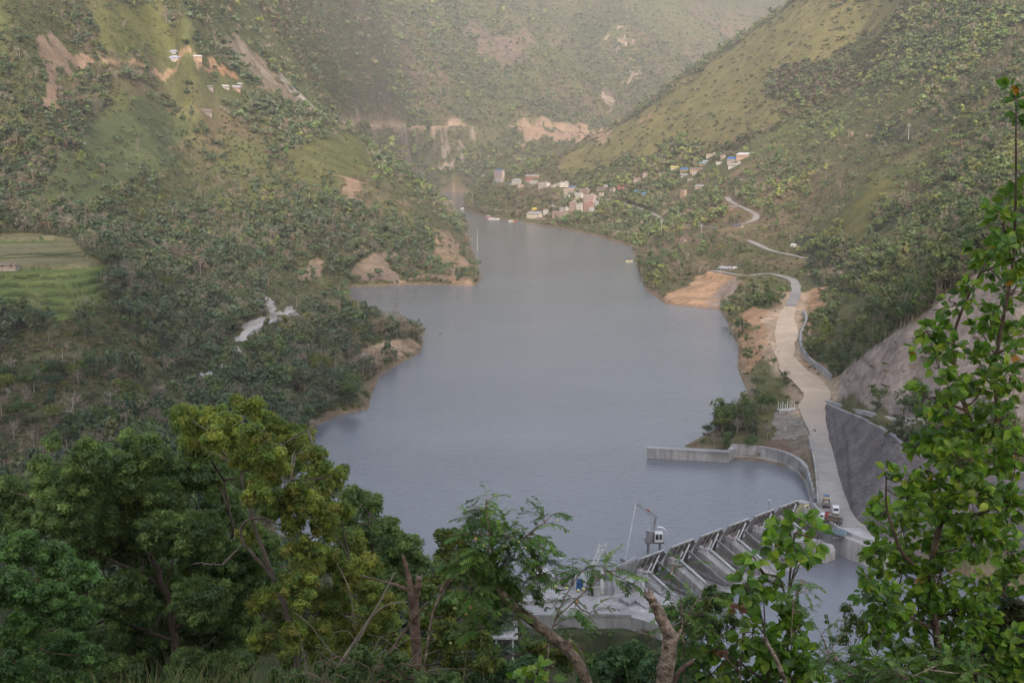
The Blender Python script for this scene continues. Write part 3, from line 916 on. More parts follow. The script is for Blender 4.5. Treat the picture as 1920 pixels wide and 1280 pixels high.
def mat_dusty():
    m = mat_ground('dusty_road', (0.28, 0.262, 0.245), (0.42, 0.395, 0.365), 0.35); n = m.node_tree; b = n.nodes['Principled BSDF']
    src = b.inputs['Base Color'].links[0].from_socket
    p = geo_pos(n); sx = n.nodes.new('ShaderNodeSeparateXYZ'); lk(n, p, sx.inputs[0])
    t = noise_node(n, .06, 4, p); a = n.nodes.new('ShaderNodeMath'); a.operation = 'MULTIPLY_ADD'; lk(n, t.outputs[0], a.inputs[0]); a.inputs[1].default_value = 90; lk(n, sx.outputs[1], a.inputs[2])
    mr = n.nodes.new('ShaderNodeMapRange'); lk(n, a.outputs[0], mr.inputs[0]); mr.inputs[1].default_value = 395; mr.inputs[2].default_value = 480
    c = mixc(n, src, (0.52, 0.42, 0.32), mr.outputs[0]); lk(n, c, b.inputs['Base Color'])
    return m
M_DUSTY = mat_dusty()
_k = int(np.argmin(np.linalg.norm(main_road[:, :2] - atz(1530, 742, 5)[:2], axis=1)))
hw1 = np.interp(np.arange(_k + 2), [0, 6, _k * 0.75, _k + 1], [5.0, 3.6, 3.7, 5.2])
strip('road', main_road[:_k + 2], hw1, M_DUSTY)
rest = main_road[_k + 1:]
_s = np.linspace(0, 1, len(rest))
_j = int(len(rest) * 0.52)
strip('dirt_road', rest[:_j + 1], np.interp(np.linspace(0, 1, _j + 1), [0, .12, .3, .6, .85, 1], [5.6, 5.4, 4.6, 5.4, 4.2, 3.2]), M_DIRT)
strip('road', rest[_j:], 3.0, M_TAR)
for q in mr2: strip('road', q, 2.7, M_TAR)
strip('road', far_road, 5.0, M_DIRT, .5)
strip('gravel_road', gravel_road, 1.2 + 2.6 * vnoise(np.arange(len(gravel_road)) * .45, np.zeros(len(gravel_road)), 4), M_GRAV)
strip('gravel_road', left_track, 1.5 + 2.8 * vnoise(np.arange(len(left_track)) * .5, np.zeros(len(left_track)), 6), M_GRAV)
strip('track', low_track, 1.2, M_TAR)
# ------------------------------------------------------------------ woods
DG = np.array((0.048, 0.078, 0.034)); MG = np.array((0.080, 0.120, 0.040)); YG = np.array((0.135, 0.155, 0.042)); BRN = np.array((0.20, 0.145, 0.12)); GRY = np.array((0.23, 0.185, 0.165)); BLG = np.array((0.048, 0.080, 0.050))
BARK = np.array((0.16, 0.13, 0.11)); PBARK = np.array((0.34, 0.30, 0.27))

def cards(C, N, size, r, aspect=0.6):
    """leaf-shaped rhombs at C facing N"""
    n = len(C)
    N = N / (np.linalg.norm(N, axis=1)[:, None] + 1e-9)
    A = np.cross(N, r.normal(size=(n, 3))); A /= np.linalg.norm(A, axis=1)[:, None] + 1e-9
    B = np.cross(N, A)
    s = np.asarray(size).reshape(-1, 1) * np.ones((n, 1))
    V = np.stack([C - A * s, C + B * s * aspect, C + A * s, C - B * s * aspect], 1)
    return V.reshape(-1, 3)

def quads(n, k=4):
    return np.arange(n * k).reshape(n, k)

def crown_tpl(kind, n, r, size):
    """unit-height tree: cards, colour shade per card"""
    if kind == 'round': lob = [((0, 0, .62), .30)] + [((.24 * math.cos(a), .24 * math.sin(a), .5 + .22 * r.random()), .17 + .08 * r.random()) for a in r.random(6) * 6.28]
    elif kind == 'tall': lob = [((.08 * r.normal(), .08 * r.normal(), h), .12 + .07 * r.random()) for h in np.linspace(.35, .9, 7)]
    elif kind == 'flat': lob = [((.33 * math.cos(a), .33 * math.sin(a), .68 + .16 * r.random()), .14 + .06 * r.random()) for a in r.random(8) * 6.28] + [((0, 0, .85), .2)]
    elif kind == 'bush': lob = [((.3 * r.normal(), .3 * r.normal(), .25 + .25 * r.random()), .26) for _ in range(5)]
    else: lob = [((.25 * r.normal(), .25 * r.normal(), .6 + .18 * r.normal()), .25) for _ in range(6)]     # bare
    C = []; N = []; 
    wts = np.array([l[1] ** 2 for l in lob]); wts /= wts.sum()
    li = r.choice(len(lob), n, p=wts)
    d = r.normal(size=(n, 3)); d /= np.linalg.norm(d, axis=1)[:, None]
    rad = r.random(n) ** 0.4 if kind != 'bare' else r.random(n) ** .6
    c = np.array([lob[i][0] for i in li]); q = np.array([lob[i][1] for i in li])
    P = c + d * (rad * q)[:, None] * np.array((1, 1, .8))
    P[:, 2] = np.maximum(P[:, 2], 0.03)
    N = d + 0.38 * r.normal(size=(n, 3)) + np.array((0, 0, .35))
    if kind == 'bare':
        V = cards(P, N, size * 1.3 * (0.6 + .8 * r.random(n)), r, 0.10)
    else:
        V = cards(P, N, size * (0.6 + .8 * r.random(n)), r, 0.62)
    sh = 0.8 + 0.4 * r.random(n)
    return V, np.repeat(sh, 4)

def trunk_tpl(h=0.6, rad=0.022):
    t = []
    for z, q in ((0, rad), (h, rad * .5)):
        for k in range(3):
            t.append((q * math.cos(k * 2.094), q * math.sin(k * 2.094), z))
    V = np.array(t); Fq = np.array([(0, 1, 4, 3), (1, 2, 5, 4), (2, 0, 3, 5)])
    return V[Fq.ravel()]

py_g = proj(np.stack([TX, TY, np.maximum(TZ, 0)], -1))
PX, PY = py_g
cell_h = np.abs(np.diff(PY, axis=0, append=PY[-1:]))
run = np.minimum.accumulate(np.where(TY > 205, PY, 1e9), axis=0)
run = np.vstack([np.full((1, run.shape[1]), 1e9), run[:-1]])
facing = np.clip(run - PY, 0, 30)
# slack so that crowns peep over ridges
near_ok = (PY - run) < (9 * F / TY)
inframe = (PX > -220) & (PX < 2140) & (PY > -160) & (PY < 1320) & (TY > 205)
dx = np.abs(np.gradient(PX, axis=1))
base_w = inframe * near_ok * (np.minimum(facing, cell_h * 1.5) * 1.0 + 0.25 * np.minimum(cell_h, 3)) * dx * np.clip(TD, 0, 3.0)
clump = sstep(-0.35, 0.35, fbm(TX / (38 + TY * .03) + 3, TY / (60 + TY * .05), 61, 4) + 0.08)
base_w = base_w * (0.07 + 1.25 * clump ** 1.6)

def pick(mask, n, r, power=0.0):
    wv = (base_w * mask * TY ** power).ravel()
    cs = np.cumsum(wv)
    if cs[-1] <= 0: return np.zeros((0, 3))
    ii = np.searchsorted(cs, r.random(n) * cs[-1])
    ii = np.unique(ii)
    r.shuffle(ii)
    P = np.stack([TX.ravel()[ii], TY.ravel()[ii], TZ.ravel()[ii]], 1)
    P[:, 0] += r.normal(size=len(P)) * P[:, 1] * 0.0009
    return P

def tree_mix(P, r):
    """kind, height and colour of every tree from where it grows"""
    x, y = P[:, 0], P[:, 1]
    a = fbm(x / 90, y / 90, 81, 3) + .5 * r.normal(size=len(P)) * .5
    rr = r.random(len(P))
    left = (x / y < 0.02) & (y < 2000)
    kind = np.where(rr < .42, 0, np.where(rr < .6, 1, np.where(rr < .72, 2, 3)))
    pb = np.where(left, .23, .20) + .25 * sstep(.05, .5, fbm(x / 60 + 8, y / 60, 83, 3))
    kind = np.where(r.random(len(P)) < pb, 4, kind)
    col = np.where((a < -.1)[:, None], DG, np.where((a < .35)[:, None], MG, YG))
    col = np.where((left & (r.random(len(P)) < .6))[:, None], BLG, col)
    j = r.random(len(P))
    col = np.where((kind == 4)[:, None], np.where((j < .5)[:, None], BRN, GRY), col)
    col = col * (0.75 + 0.55 * r.random(len(P)))[:, None] * (1 + 0.07 * r.normal(size=(len(P), 3)))
    h = 4.0 + 7.5 * r.random(len(P)) ** 2.0
    h = np.where(kind == 3, 2.2 + 2.5 * r.random(len(P)), h)
    h = np.where(kind == 1, h * 1.25, h)
    return kind, h, np.clip(col, .01, .5)

KN = ['round', 'tall', 'flat', 'bush', 'bare']
def bake(name, label, P, n_cards, size, seed, scale=1.0, trunks=False, mat=None, bright=1.0):
    r = np.random.default_rng(seed)
    kind, h, col = tree_mix(P, r)
    h = h * scale * np.where((P[:, 0] > 60) & (P[:, 1] > 700), .85, 1.0)
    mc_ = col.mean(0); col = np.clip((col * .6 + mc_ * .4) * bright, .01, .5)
    Vs = []; Ts = []
    for k in range(5):
        for var in range(4):
            sel = np.where((kind == k) & (np.arange(len(P)) % 4 == var))[0]
            if not len(sel): continue
            nc = n_cards if k != 4 else int(n_cards * 1.1)
            V, sh = crown_tpl(KN[k], nc, r, size)
            rep = [V]; shs = [sh]; isb = [np.zeros(len(V), bool)]
            if trunks:
                t = trunk_tpl(.75 if k in (1, 4) else .55)
                rep.append(t); shs.append(np.ones(len(t))); isb.append(np.ones(len(t), bool))
            V = np.vstack(rep); sh = np.concatenate(shs); ib = np.concatenate(isb)
            an = r.random(len(sel)) * 6.283
            wd = h[sel] * (0.85 + .4 * r.random(len(sel)))
            c, s = np.cos(an)[:, None], np.sin(an)[:, None]
            X = (V[None, :, 0] * c - V[None, :, 1] * s) * wd[:, None] + P[sel, 0][:, None]
            Y = (V[None, :, 0] * s + V[None, :, 1] * c) * wd[:, None] + P[sel, 1][:, None]
            Z = V[None, :, 2] * h[sel][:, None] + P[sel, 2][:, None] - .25
            Vs.append(np.stack([X, Y, Z], -1).reshape(-1, 3))
            cc = col[sel][:, None, :] * sh[None, :, None]
            cc = np.where(ib[None, :, None], (BARK if k != 4 else PBARK)[None, None, :], cc)
            Ts.append(cc.reshape(-1, 3))
    V = np.vstack(Vs); T = np.vstack(Ts)
    o = mesh_np(name, V, quads(len(V) // 4), mat, tint=T)
    tag(o, label, 'woodland', kind='stuff')
    return o

M_LEAF = mat_tint('woodland_leaves', 0.7, 0.25, 0.2, 0.35)
r0 = np.random.default_rng(5)
PN = pick(TY < 620, 8500, r0)
PM = pick((TY >= 560) & (TY < 1150), 12500, r0)
PF = pick((TY >= 1150) & (TY < 2450), 16000, r0)
PFF = pick(TY >= 2450, 13000, r0)
# the largest trees that can be seen stand as objects of their own
def visible_from_cam(P, hh=4.0):
    ok = np.ones(len(P), bool)
    for s in np.linspace(.45, .985, 60):
        X = P[:, 0] * s; Y = P[:, 1] * s; Z = CZ + (P[:, 2] + hh - CZ) * s
        g = np.where(Y > 180, HS(X, Y), -50)
        ok &= Z > g
    return ok
def HS(X, Y):
    ys = TY[:, 0]; us = TX[200] / TY[200]
    j = np.clip(np.searchsorted(ys, Y), 0, len(ys) - 1)
    i = np.clip(np.searchsorted(us, X / np.maximum(Y, 1)), 0, len(us) - 1)
    return TZ[j, i]
HIDE = [(-50,800),(120,840),(300,760),(600,790),(800,1010),(850,900),(1040,900),(1050,1040),(1200,1060),(1540,950),(1600,1280),(1630,870),(1720,600),(1800,450),(1870,380),(1930,330),(1930,1400),(-60,1400)]
def split_big(P, n, seed):
    h = 6.0
    px, py = proj(P + np.array((0, 0, 4.0)))
    vis = visible_from_cam(P) & (px > 6) & (px < 1912) & (py > 8) & ~in_poly(px, py, HIDE)
    idx = np.where(vis)[0]
    idx = idx[np.argsort(P[idx, 1])]
    return idx[:n]
_big = split_big(PN, 235, 1)
mask = np.ones(len(PN), bool); mask[_big] = False
BIGP = PN[_big]
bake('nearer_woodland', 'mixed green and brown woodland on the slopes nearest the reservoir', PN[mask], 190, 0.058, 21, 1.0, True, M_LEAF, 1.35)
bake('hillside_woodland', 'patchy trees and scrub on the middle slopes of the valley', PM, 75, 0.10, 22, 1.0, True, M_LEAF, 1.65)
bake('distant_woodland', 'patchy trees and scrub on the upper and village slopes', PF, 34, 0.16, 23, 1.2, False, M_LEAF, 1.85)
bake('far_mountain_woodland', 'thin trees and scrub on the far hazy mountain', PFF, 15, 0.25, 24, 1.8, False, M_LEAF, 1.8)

def scrub(name, label, lo, hi, n, cardn, cs, hs, seed):
    r = np.random.default_rng(seed)
    P = pickw((TY >= lo) & (TY < hi), n, r)
    V, sh = crown_tpl('bush', cardn, r, cs)
    V2, _ = crown_tpl('bush', cardn, r, cs)
    m = len(P); h = hs * (.5 + r.random(m))
    a = fbm(P[:, 0] / 60, P[:, 1] / 60, 91, 3) + .35 * r.normal(size=m)
    pal = np.array([(.10, .13, .045), (.13, .135, .055), (.17, .14, .085), (.20, .155, .115), (.08, .11, .042)])
    ci = np.clip(((a + .8) * 2.6).astype(int), 0, 4)
    col = pal[np.where(r.random(m) < .35, r.integers(0, 5, m), ci)] * (.75 + .5 * r.random((m, 1)))
    an = r.random(m) * 6.283; c, s = np.cos(an)[:, None], np.sin(an)[:, None]
    W = np.where((np.arange(m) % 2 == 0)[:, None, None], V[None], V2[None]); hh = h[:, None]
    X = (W[..., 0] * c - W[..., 1] * s) * hh * 1.5 + P[:, 0:1]; Y = (W[..., 0] * s + W[..., 1] * c) * hh * 1.5 + P[:, 1:2]; Z = W[..., 2] * hh + P[:, 2:3] - .1
    VV = np.stack([X, Y, Z], -1).reshape(-1, 3); T = (col[:, None] * sh[None, :, None]).reshape(-1, 3)
    o = mesh_np(name, VV, quads(len(VV) // 4), M_LEAF, tint=np.clip(T, .01, .6)); tag(o, label, 'scrub', kind='stuff')
base_s = inframe * near_ok * (np.minimum(facing, cell_h * 1.5) + 0.1 * np.minimum(cell_h, 3)) * dx * np.where(TD < .001, 0, .07 + np.clip(TD, 0, 1))
def pickw(mask, n, r):
    wv = (base_s * mask).ravel(); cs = np.cumsum(wv)
    ii = np.unique(np.searchsorted(cs, r.random(n) * cs[-1]))
    P = np.stack([TX.ravel()[ii], TY.ravel()[ii], TZ.ravel()[ii]], 1); P[:, 0] += r.normal(size=len(P)) * P[:, 1] * 0.0009
    return P
scrub('nearer_scrub', 'low green and brown scrub between the nearer trees', 205, 700, 12000, 26, .16, 1.5, 41)
scrub('hillside_scrub', 'low green and brown scrub covering the middle slopes', 700, 1500, 24000, 14, .22, 2.2, 42)
scrub('distant_scrub', 'low green and brown scrub covering the distant slopes', 1500, 5400, 34000, 8, .32, 4.2, 43)
# prototypes for the single trees: crown and trunk meshes shared by the copies
def limb_tree(kind, h, r):
    """trunk with limbs reaching into the crown, unit metres"""
    b = MB()
    top = {'round': .62, 'tall': .86, 'flat': .7, 'bush': .4, 'bare': .75}[kind] * h
    r0_ = h * (0.024 if kind != 'bare' else .02)
    pts = [(0, 0, -1.0)] + [(h * .03 * r.normal(), h * .03 * r.normal(), top * t) for t in (.3, .6, 1)]
    b.tube(pts, [r0_ * 1.3, r0_, r0_ * .75, r0_ * .35], 6)
    nl = 6 if kind != 'bare' else 11
    for i in range(nl):
        t = .3 + .65 * i / nl; a = r.random() * 6.28
        p0 = np.array((0, 0, top * t)); L = h * (.32 - .12 * t)
        p1 = p0 + np.array((math.cos(a) * L * .6, math.sin(a) * L * .6, L * .45))
        p2 = p0 + np.array((math.cos(a) * L, math.sin(a) * L, L * 1.0))
        b.tube([p0, p1, p2], [r0_ * .45, r0_ * .28, r0_ * .12], 4)
        if kind == 'bare':
            for k in range(4):
                d = r.normal(size=3) * .1 * h; d[2] = abs(d[2]) + .05 * h
                b.tube([p1, p1 + d * .6, p1 + d * 1.4], [r0_ * .2, r0_ * .12, r0_ * .05], 3)
    return b
PROTO = []
M_BARK = mat_plain('grey_brown_bark', (0.19, 0.155, 0.13), .9, .25, 3)
M_PBARK = mat_plain('pale_bark', (0.36, 0.32, 0.29), .9, .2, 3)
specs = [('round', DG * 1.1, 'dark green round-topped tree'), ('round', MG * 1.15, 'mid green round-topped tree'), ('round', YG, 'yellow-green round-topped tree'), ('tall', BLG * 1.2, 'slender dark green tree'), ('tall', MG * 1.3, 'slender fresh green tree'),
         ('flat', MG, 'wide flat-topped green tree'), ('flat', YG * .9, 'wide flat-topped yellow-green tree'), ('bush', MG, 'low green bush'), ('bush', DG * 1.2, 'low dark green bush'), ('bare', BRN, 'leafless brown tree'), ('bare', GRY * 1.1, 'leafless pale grey tree'), ('round', BLG, 'blue-green round-topped tree')]
for kd, c, lab in specs:
    for v in range(2):
        r = np.random.default_rng(len(PROTO) + 100)
        H = 8.0 if kd != 'bush' else 3.6
        V, sh = crown_tpl(kd, 620 if kd != 'bare' else 420, r, 0.036)
        V = V * H
        T = np.clip(c * 1.0, 0, 1)[None, :] * sh[:, None] * (1 + .1 * r.normal(size=(len(V) // 4, 1)).repeat(4, 0))
        cm = mesh_np('crown', V, quads(len(V) // 4), M_LEAF, tint=np.clip(T, .01, 1)).data
        tm = limb_tree(kd, H, r).build('trunk', M_PBARK if kd == 'bare' else M_BARK).data
        PROTO.append((kd, lab, cm, tm, H))
for o in [o for o in COL.objects if o.name.startswith(('crown', 'trunk'))]:
    bpy.data.objects.remove(o)

def region(p):
    x, y = p[0], p[1]; u = x / y; px, py = proj(np.array(p))
    if u < 0.0:
        if py > 700: return 'in the shaded ravine above the big foreground trees' if px < 420 else 'on the near left spur beside the water'
        if px < 260: return 'on the dark slope below the rice terraces'
        if px > 560: return 'on the wooded tip of the near left spur'
        if py > 590: return 'beside the pale gravel road on the left bank'
        return 'on the left slope above the pale gravel road'
    if py > 700: return 'between the water and the dirt road near the jetty'
    if px < 1400: return 'on the right shore beside the orange landslip'
    if px < 1500: return 'on the bank between the water and the dirt road'
    return 'on the right slope above the dirt road and rock face'
def put_tree(p, rz, s, proto, label, group, name='tree'):
    kd, lab, cm, tm, H = PROTO[proto]
    if kd == 'bush': name = 'bush'
    t = thing(name, label, 'tree' if kd != 'bush' else 'bush', p, rz, group)
    t.scale = (s, s, s * rnd.uniform(.9, 1.12))
    c = bpy.data.objects.new('crown', cm); COL.objects.link(c); c.parent = t
    k = bpy.data.objects.new('trunk', tm); COL.objects.link(k); k.parent = t
    return t
rr_ = np.random.default_rng(77)
for p in BIGP:
    left = p[0] < 0
    q = int(rr_.integers(0, len(PROTO)))
    if left and rr_.random() < .35: q = int(rr_.choice([0, 1, 6, 7, 22, 23, 18, 20]))
    if (not left) and rr_.random() < .35: q = int(rr_.choice([2, 3, 4, 5, 8, 9]))
    reg = region(p)
    put_tree((p[0], p[1], p[2] - .1), rr_.random() * 6.28, rr_.uniform(.62, 1.2), q, PROTO[q][1] + ' ' + reg, 'trees ' + reg)
# trees the photograph sets apart
def ground_at(px, py):
    return cast([(px, py)], True)[0]
SPECIAL = [
 (1369, 808, 5, 1.25, 'leaning slender tree at the water edge above the jetty, left of its neighbour', 8), (1405, 800, 5, 1.35, 'slender bright green tree at the water edge beside a denser clump', 9),
 (1440, 775, 2, 1.2, 'tall green tree in front of the dirt road bend above the jetty', 3), (1425, 770, 2, 1.0, 'green tree crowding the shore by the road bend', 4),
 (600, 720, 5, 1.6, 'wide pale green tree standing out on the near left spur', 12), (470, 690, 5, 1.5, 'broad dark green tree hiding part of the gravel road', 10),
 (137, 800, 9, 1.5, 'tall dead forked tree in the shaded ravine', 20), (250, 800, 2, 1.5, 'large light green tree rising from the ravine behind the foreground crowns', 2),
 (185, 815, 2, 1.3, 'mid green rounded tree beside the dead forked tree', 3), (650, 760, 2, 1.5, 'rounded bright tree overhanging the water below the near spur', 3), (690, 745, 2, 1.1, 'low bright tree leaning over the water at the spur foot', 14),
 (310, 545, 0, 1.3, 'pale green tree between the terraces and the dark wood', 4), (245, 480, 0, 1.4, 'large dark tree beside the top rice field', 0),
 (1440, 575, 0, 1.3, 'bushy green tree on the bend above the dirt road', 2), (1540, 500, 2, 1.8, 'tall tree with bare trunk above the orange cutting', 3),
 (160, 590, 9, 1.1, 'dead grey tree at the foot of the rice terraces', 20), (310, 45, 9, 2.6, 'leafless pale tree high on the left mountain crest', 20), (348, 92, 0, 1.3, 'dark tree beside the two long blue roofs', 0),
]
for px, py, _, s, lab, q in SPECIAL:
    put_tree(ground_at(px, py), rnd.random() * 6, s, q, lab, None)
# ------------------------------------------------------------------ concrete works
def mat_conc(name, c0, c1, streak=1.0, rough=0.85):
    m, n, b = new_mat(name)
    p = geo_pos(n)
    mp = n.nodes.new('ShaderNodeMapping'); lk(n, p, mp.inputs[0]); mp.inputs['Scale'].default_value = (1, 1, 0.12)
    t = noise_node(n, 0.9, 7, mp.outputs[0], 0.65)
    t2 = noise_node(n, 0.14, 5, p, 0.6)
    r = ramp(n, t.outputs[0], [(0.34, c0), (0.66, c1)])
    r2 = ramp(n, t2.outputs[0], [(0.35, (0.72,) * 3), (0.65, (1.15,) * 3)])
    c = mixc(n, r.outputs[0], r2.outputs[0], 1.0, 'MULTIPLY')
    lk(n, c, b.inputs['Base Color']); b.inputs['Roughness'].default_value = rough; b.inputs['Specular IOR Level'].default_value = .2
    bump(n, b, t.outputs[0], 0.35 * streak, 0.15)
    return m
M_CON = mat_conc('weathered_concrete', (0.255, 0.25, 0.255), (0.43, 0.42, 0.425))
M_CONL = mat_conc('pale_concrete', (0.32, 0.315, 0.31), (0.48, 0.47, 0.465))
M_COND = mat_conc('dark_sprayed_concrete', (0.075, 0.068, 0.07), (0.20, 0.18, 0.18), 2.2)
M_STEEL = mat_plain('grey_painted_steel', (0.30, 0.30, 0.31), .55, .2, .8, .2)
M_STEELD = mat_plain('dark_ribbed_steel', (0.21, 0.20, 0.195), .6, .25, .6, .2)
M_STEELL = mat_plain('light_steel', (0.50, 0.51, 0.53), .45, .12, 1, .2)
M_GATE = mat_plain('weathered_gate_plate', (0.44, 0.42, 0.39), .7, .3, .5, .1)
M_WHITE = mat_plain('white_paint', (0.72, 0.73, 0.73), .45, .06, 1)
M_RAILP = mat_plain('pinkish_rail_paint', (0.48, 0.33, 0.33), .6, .1, 1)
M_GLASS = mat_plain('dark_glass', (0.03, 0.04, 0.045), .15, .1, 1, 0, .5)
M_BLUE = mat_plain('blue_paint', (0.06, 0.16, 0.36), .5, .15, 1)
M_BLUEG = mat_plain('blue_grey_paint', (0.22, 0.30, 0.36), .6, .15, 1)
M_RED = mat_plain('red_paint', (0.40, 0.08, 0.07), .5, .12, 1)
M_RUST = mat_plain('rusty_brown_steel', (0.17, 0.13, 0.11), .8, .3, 2)
M_YEL = mat_plain('pale_yellow_paint', (0.66, 0.64, 0.38), .6, .08, 1)
M_CREAM = mat_plain('cream_paint', (0.56, 0.47, 0.32), .6, .1, 1)
M_TYRE = mat_plain('tyre_rubber', (0.03, 0.03, 0.03), .8, .1, 4)

def resample(P, n):
    P = np.asarray(P, float)
    s = np.r_[0, np.cumsum(np.linalg.norm(np.diff(P, axis=0), axis=1))]
    q = np.linspace(0, s[-1], n)
    return np.stack([np.interp(q, s, P[:, k]) for k in range(P.shape[1])], 1)
def smooth_line(P, it=3):
    P = P.copy()
    for _ in range(it): P[1:-1] = (P[:-2] + 2 * P[1:-1] + P[2:]) / 4
    return P

def tall_wall():
    n = 220; m = 26
    A = WF.copy(); A[:, 2] -= 1.0
    # pair foot and crest by fraction along each line
    A = smooth_line(resample(A, n), 8); B = smooth_line(resample(WT, n), 8)
    V = np.zeros((m + 3, n, 3))
    d = np.gradient(A[:, :2], axis=0); d /= np.linalg.norm(d, axis=1)[:, None]
    nr = np.c_[-d[:, 1], d[:, 0]]
    i = np.arange(n)
    for j in range(m):
        t = j / (m - 1)
        P = A * (1 - t) + B * t
        hh = (B[:, 2] - A[:, 2])
        bul = 0.5 * np.sin(PI * t) * ridged(i / 9.0 + t * 4, np.full(n, t * 3.0), 8, 3)
        # a buttress-like fold running diagonally up the face
        f = np.exp(-((i / n - (0.30 + 0.42 * (1 - t))) / 0.035) ** 2) * 1.6 * np.sin(PI * min(1, t * 1.3)) * np.clip(hh / 15, 0, 1)
        P[:, :2] -= nr * (bul + f)[:, None] * np.sign(nr[:, 0:1] + 1e-6) * 1.0
        V[j] = P
    c = B.copy(); c[:, 2] += .35; V[m] = c
    out = np.where((nr[:, 0] > 0)[:, None], nr, -nr)
    c = B.copy(); c[:, :2] += out * 1.1; c[:, 2] += .35; V[m + 1] = c
    c = c.copy(); c[:, 2] -= 3; V[m + 2] = c
    idx = np.arange((m + 3) * n).reshape(m + 3, n)
    Q = np.stack([idx[:-1, :-1], idx[1:, :-1], idx[1:, 1:], idx[:-1, 1:]], -1).reshape(-1, 4)
    t = thing('retaining_wall', 'tall dark streaked retaining wall curving up beside the tarmac road', 'wall', tuple(WF[3]))
    V = V - WF[3]
    mesh_np('face', V.reshape(-1, 3), Q[:(m - 1) * (n - 1)], M_COND, t, smooth=True)
    mesh_np('coping', V.reshape(-1, 3), Q[(m - 1) * (n - 1):], M_CON, t)
tall_wall()

def wall_along(name, label, P, th, h, mat, below=1.5, cope=None, cat='wall', parts=True):
    """solid wall following points P (top at P.z + h)"""
    P = np.asarray(P, float)
    d = np.gradient(P[:, :2], axis=0); d /= np.linalg.norm(d, axis=1)[:, None] + 1e-9
    nr = np.c_[-d[:, 1], d[:, 0]] * th / 2
    def ring(k, w_, z0, z1, b):
        L = P[:, :2] + nr * w_; Rr = P[:, :2] - nr * w_
        hv = h if np.ndim(h) else np.full(len(P), h)
        V = np.stack([np.c_[L, P[:, 2] + z0 * 1.0 + (hv * k)], np.c_[L, P[:, 2] + hv + z1], np.c_[Rr, P[:, 2] + hv + z1], np.c_[Rr, P[:, 2] + z0 + hv * k]], 1)
        n = len(P); V = V.reshape(-1, 3); Fs = []
        for i in range(n - 1):
            for q in range(4):
                Fs.append((i * 4 + q, i * 4 + (q + 1) % 4, (i + 1) * 4 + (q + 1) % 4, (i + 1) * 4 + q))
        Fs.append((0, 3, 2, 1)); Fs.append(tuple((n - 1) * 4 + q for q in (0, 1, 2, 3)))
        b.poly(V, Fs)
    if cope:
        t = thing(name, label, cat, tuple(P[0]))
        b = MB(P[0]); ring(0, 1, -below, 0, b); b.build('body', mat, t)
        b = MB(P[0]); ring(1, 1.25, 0.003, .25, b); b.build('coping', cope, t)
        return t
    b = MB(); ring(0, 1, -below, 0, b)
    return tag(b.build(name, mat), label, cat)

QP = smooth_line(resample([atz(a, b, 0) for a, b in [(1374,857),(1405,858),(1440,862),(1475,872),(1500,886),(1515,905),(1524,935),(1529,962)]], 40), 3)
wall_along('quay_wall', 'curved grey quay wall rising from the water up to the tarmac road', QP, 1.0, 3.9, M_CON, 1.5, M_CON)
QL = QP.copy(); QL[:, :2] += (np.array([atz(1440, 905, 0)[:2]]) - QL[:, :2]) * 0.03
wall_along('water_ledge', 'low pale concrete ledge at the foot of the curved quay wall', QL, 1.2, 0.9, M_CONL, 1.0, cat='ledge')
J0, J1 = atz(1213, 857, 0), atz(1367, 865, 0)
wall_along('jetty_wall', 'straight stained concrete jetty wall standing alone in the reservoir', resample([J0, J1], 14), 2.4, 3.1, M_CON, 1.5, M_CON, cat='jetty')
wall_along('jetty_wall', 'short concrete return wall joining the jetty to the curved quay', resample([atz(1369, 863, 0), atz(1377, 852, 0)], 4), 1.6, 3.5, M_CONL, 1.5, cat='wall')
par = smooth_line(resample([atz(a, b, 5.0) for a, b in [(1516,820),(1524,850),(1529,880),(1532,915),(1534,950)]], 24), 2)
wall_along('parapet', 'low pale parapet between the tarmac road and the quay', par, .4, .8, M_CONL, .4, cat='parapet')
rp = cast([(1506,588),(1513,600),(1510,612),(1502,630),(1500,650),(1507,668),(1524,686),(1545,700),(1558,713)], True)
rp = smooth_line(resample(rp, 50), 4)
wall_along('roadside_wall', 'low grey wall curving along the uphill side of the dirt road', rp, .9, 2.0, M_CONL, 1.5, M_CON)
rk = cast([(1548,752),(1575,760),(1610,770),(1650,780),(1700,793),(1760,808)], True); rk = smooth_line(resample(rk, 40), 3)
wall_along('drain_channel', 'pale concrete drain at the foot of the bare rock slope', rk, 1.6, .5, M_CONL, .8, cat='drain')

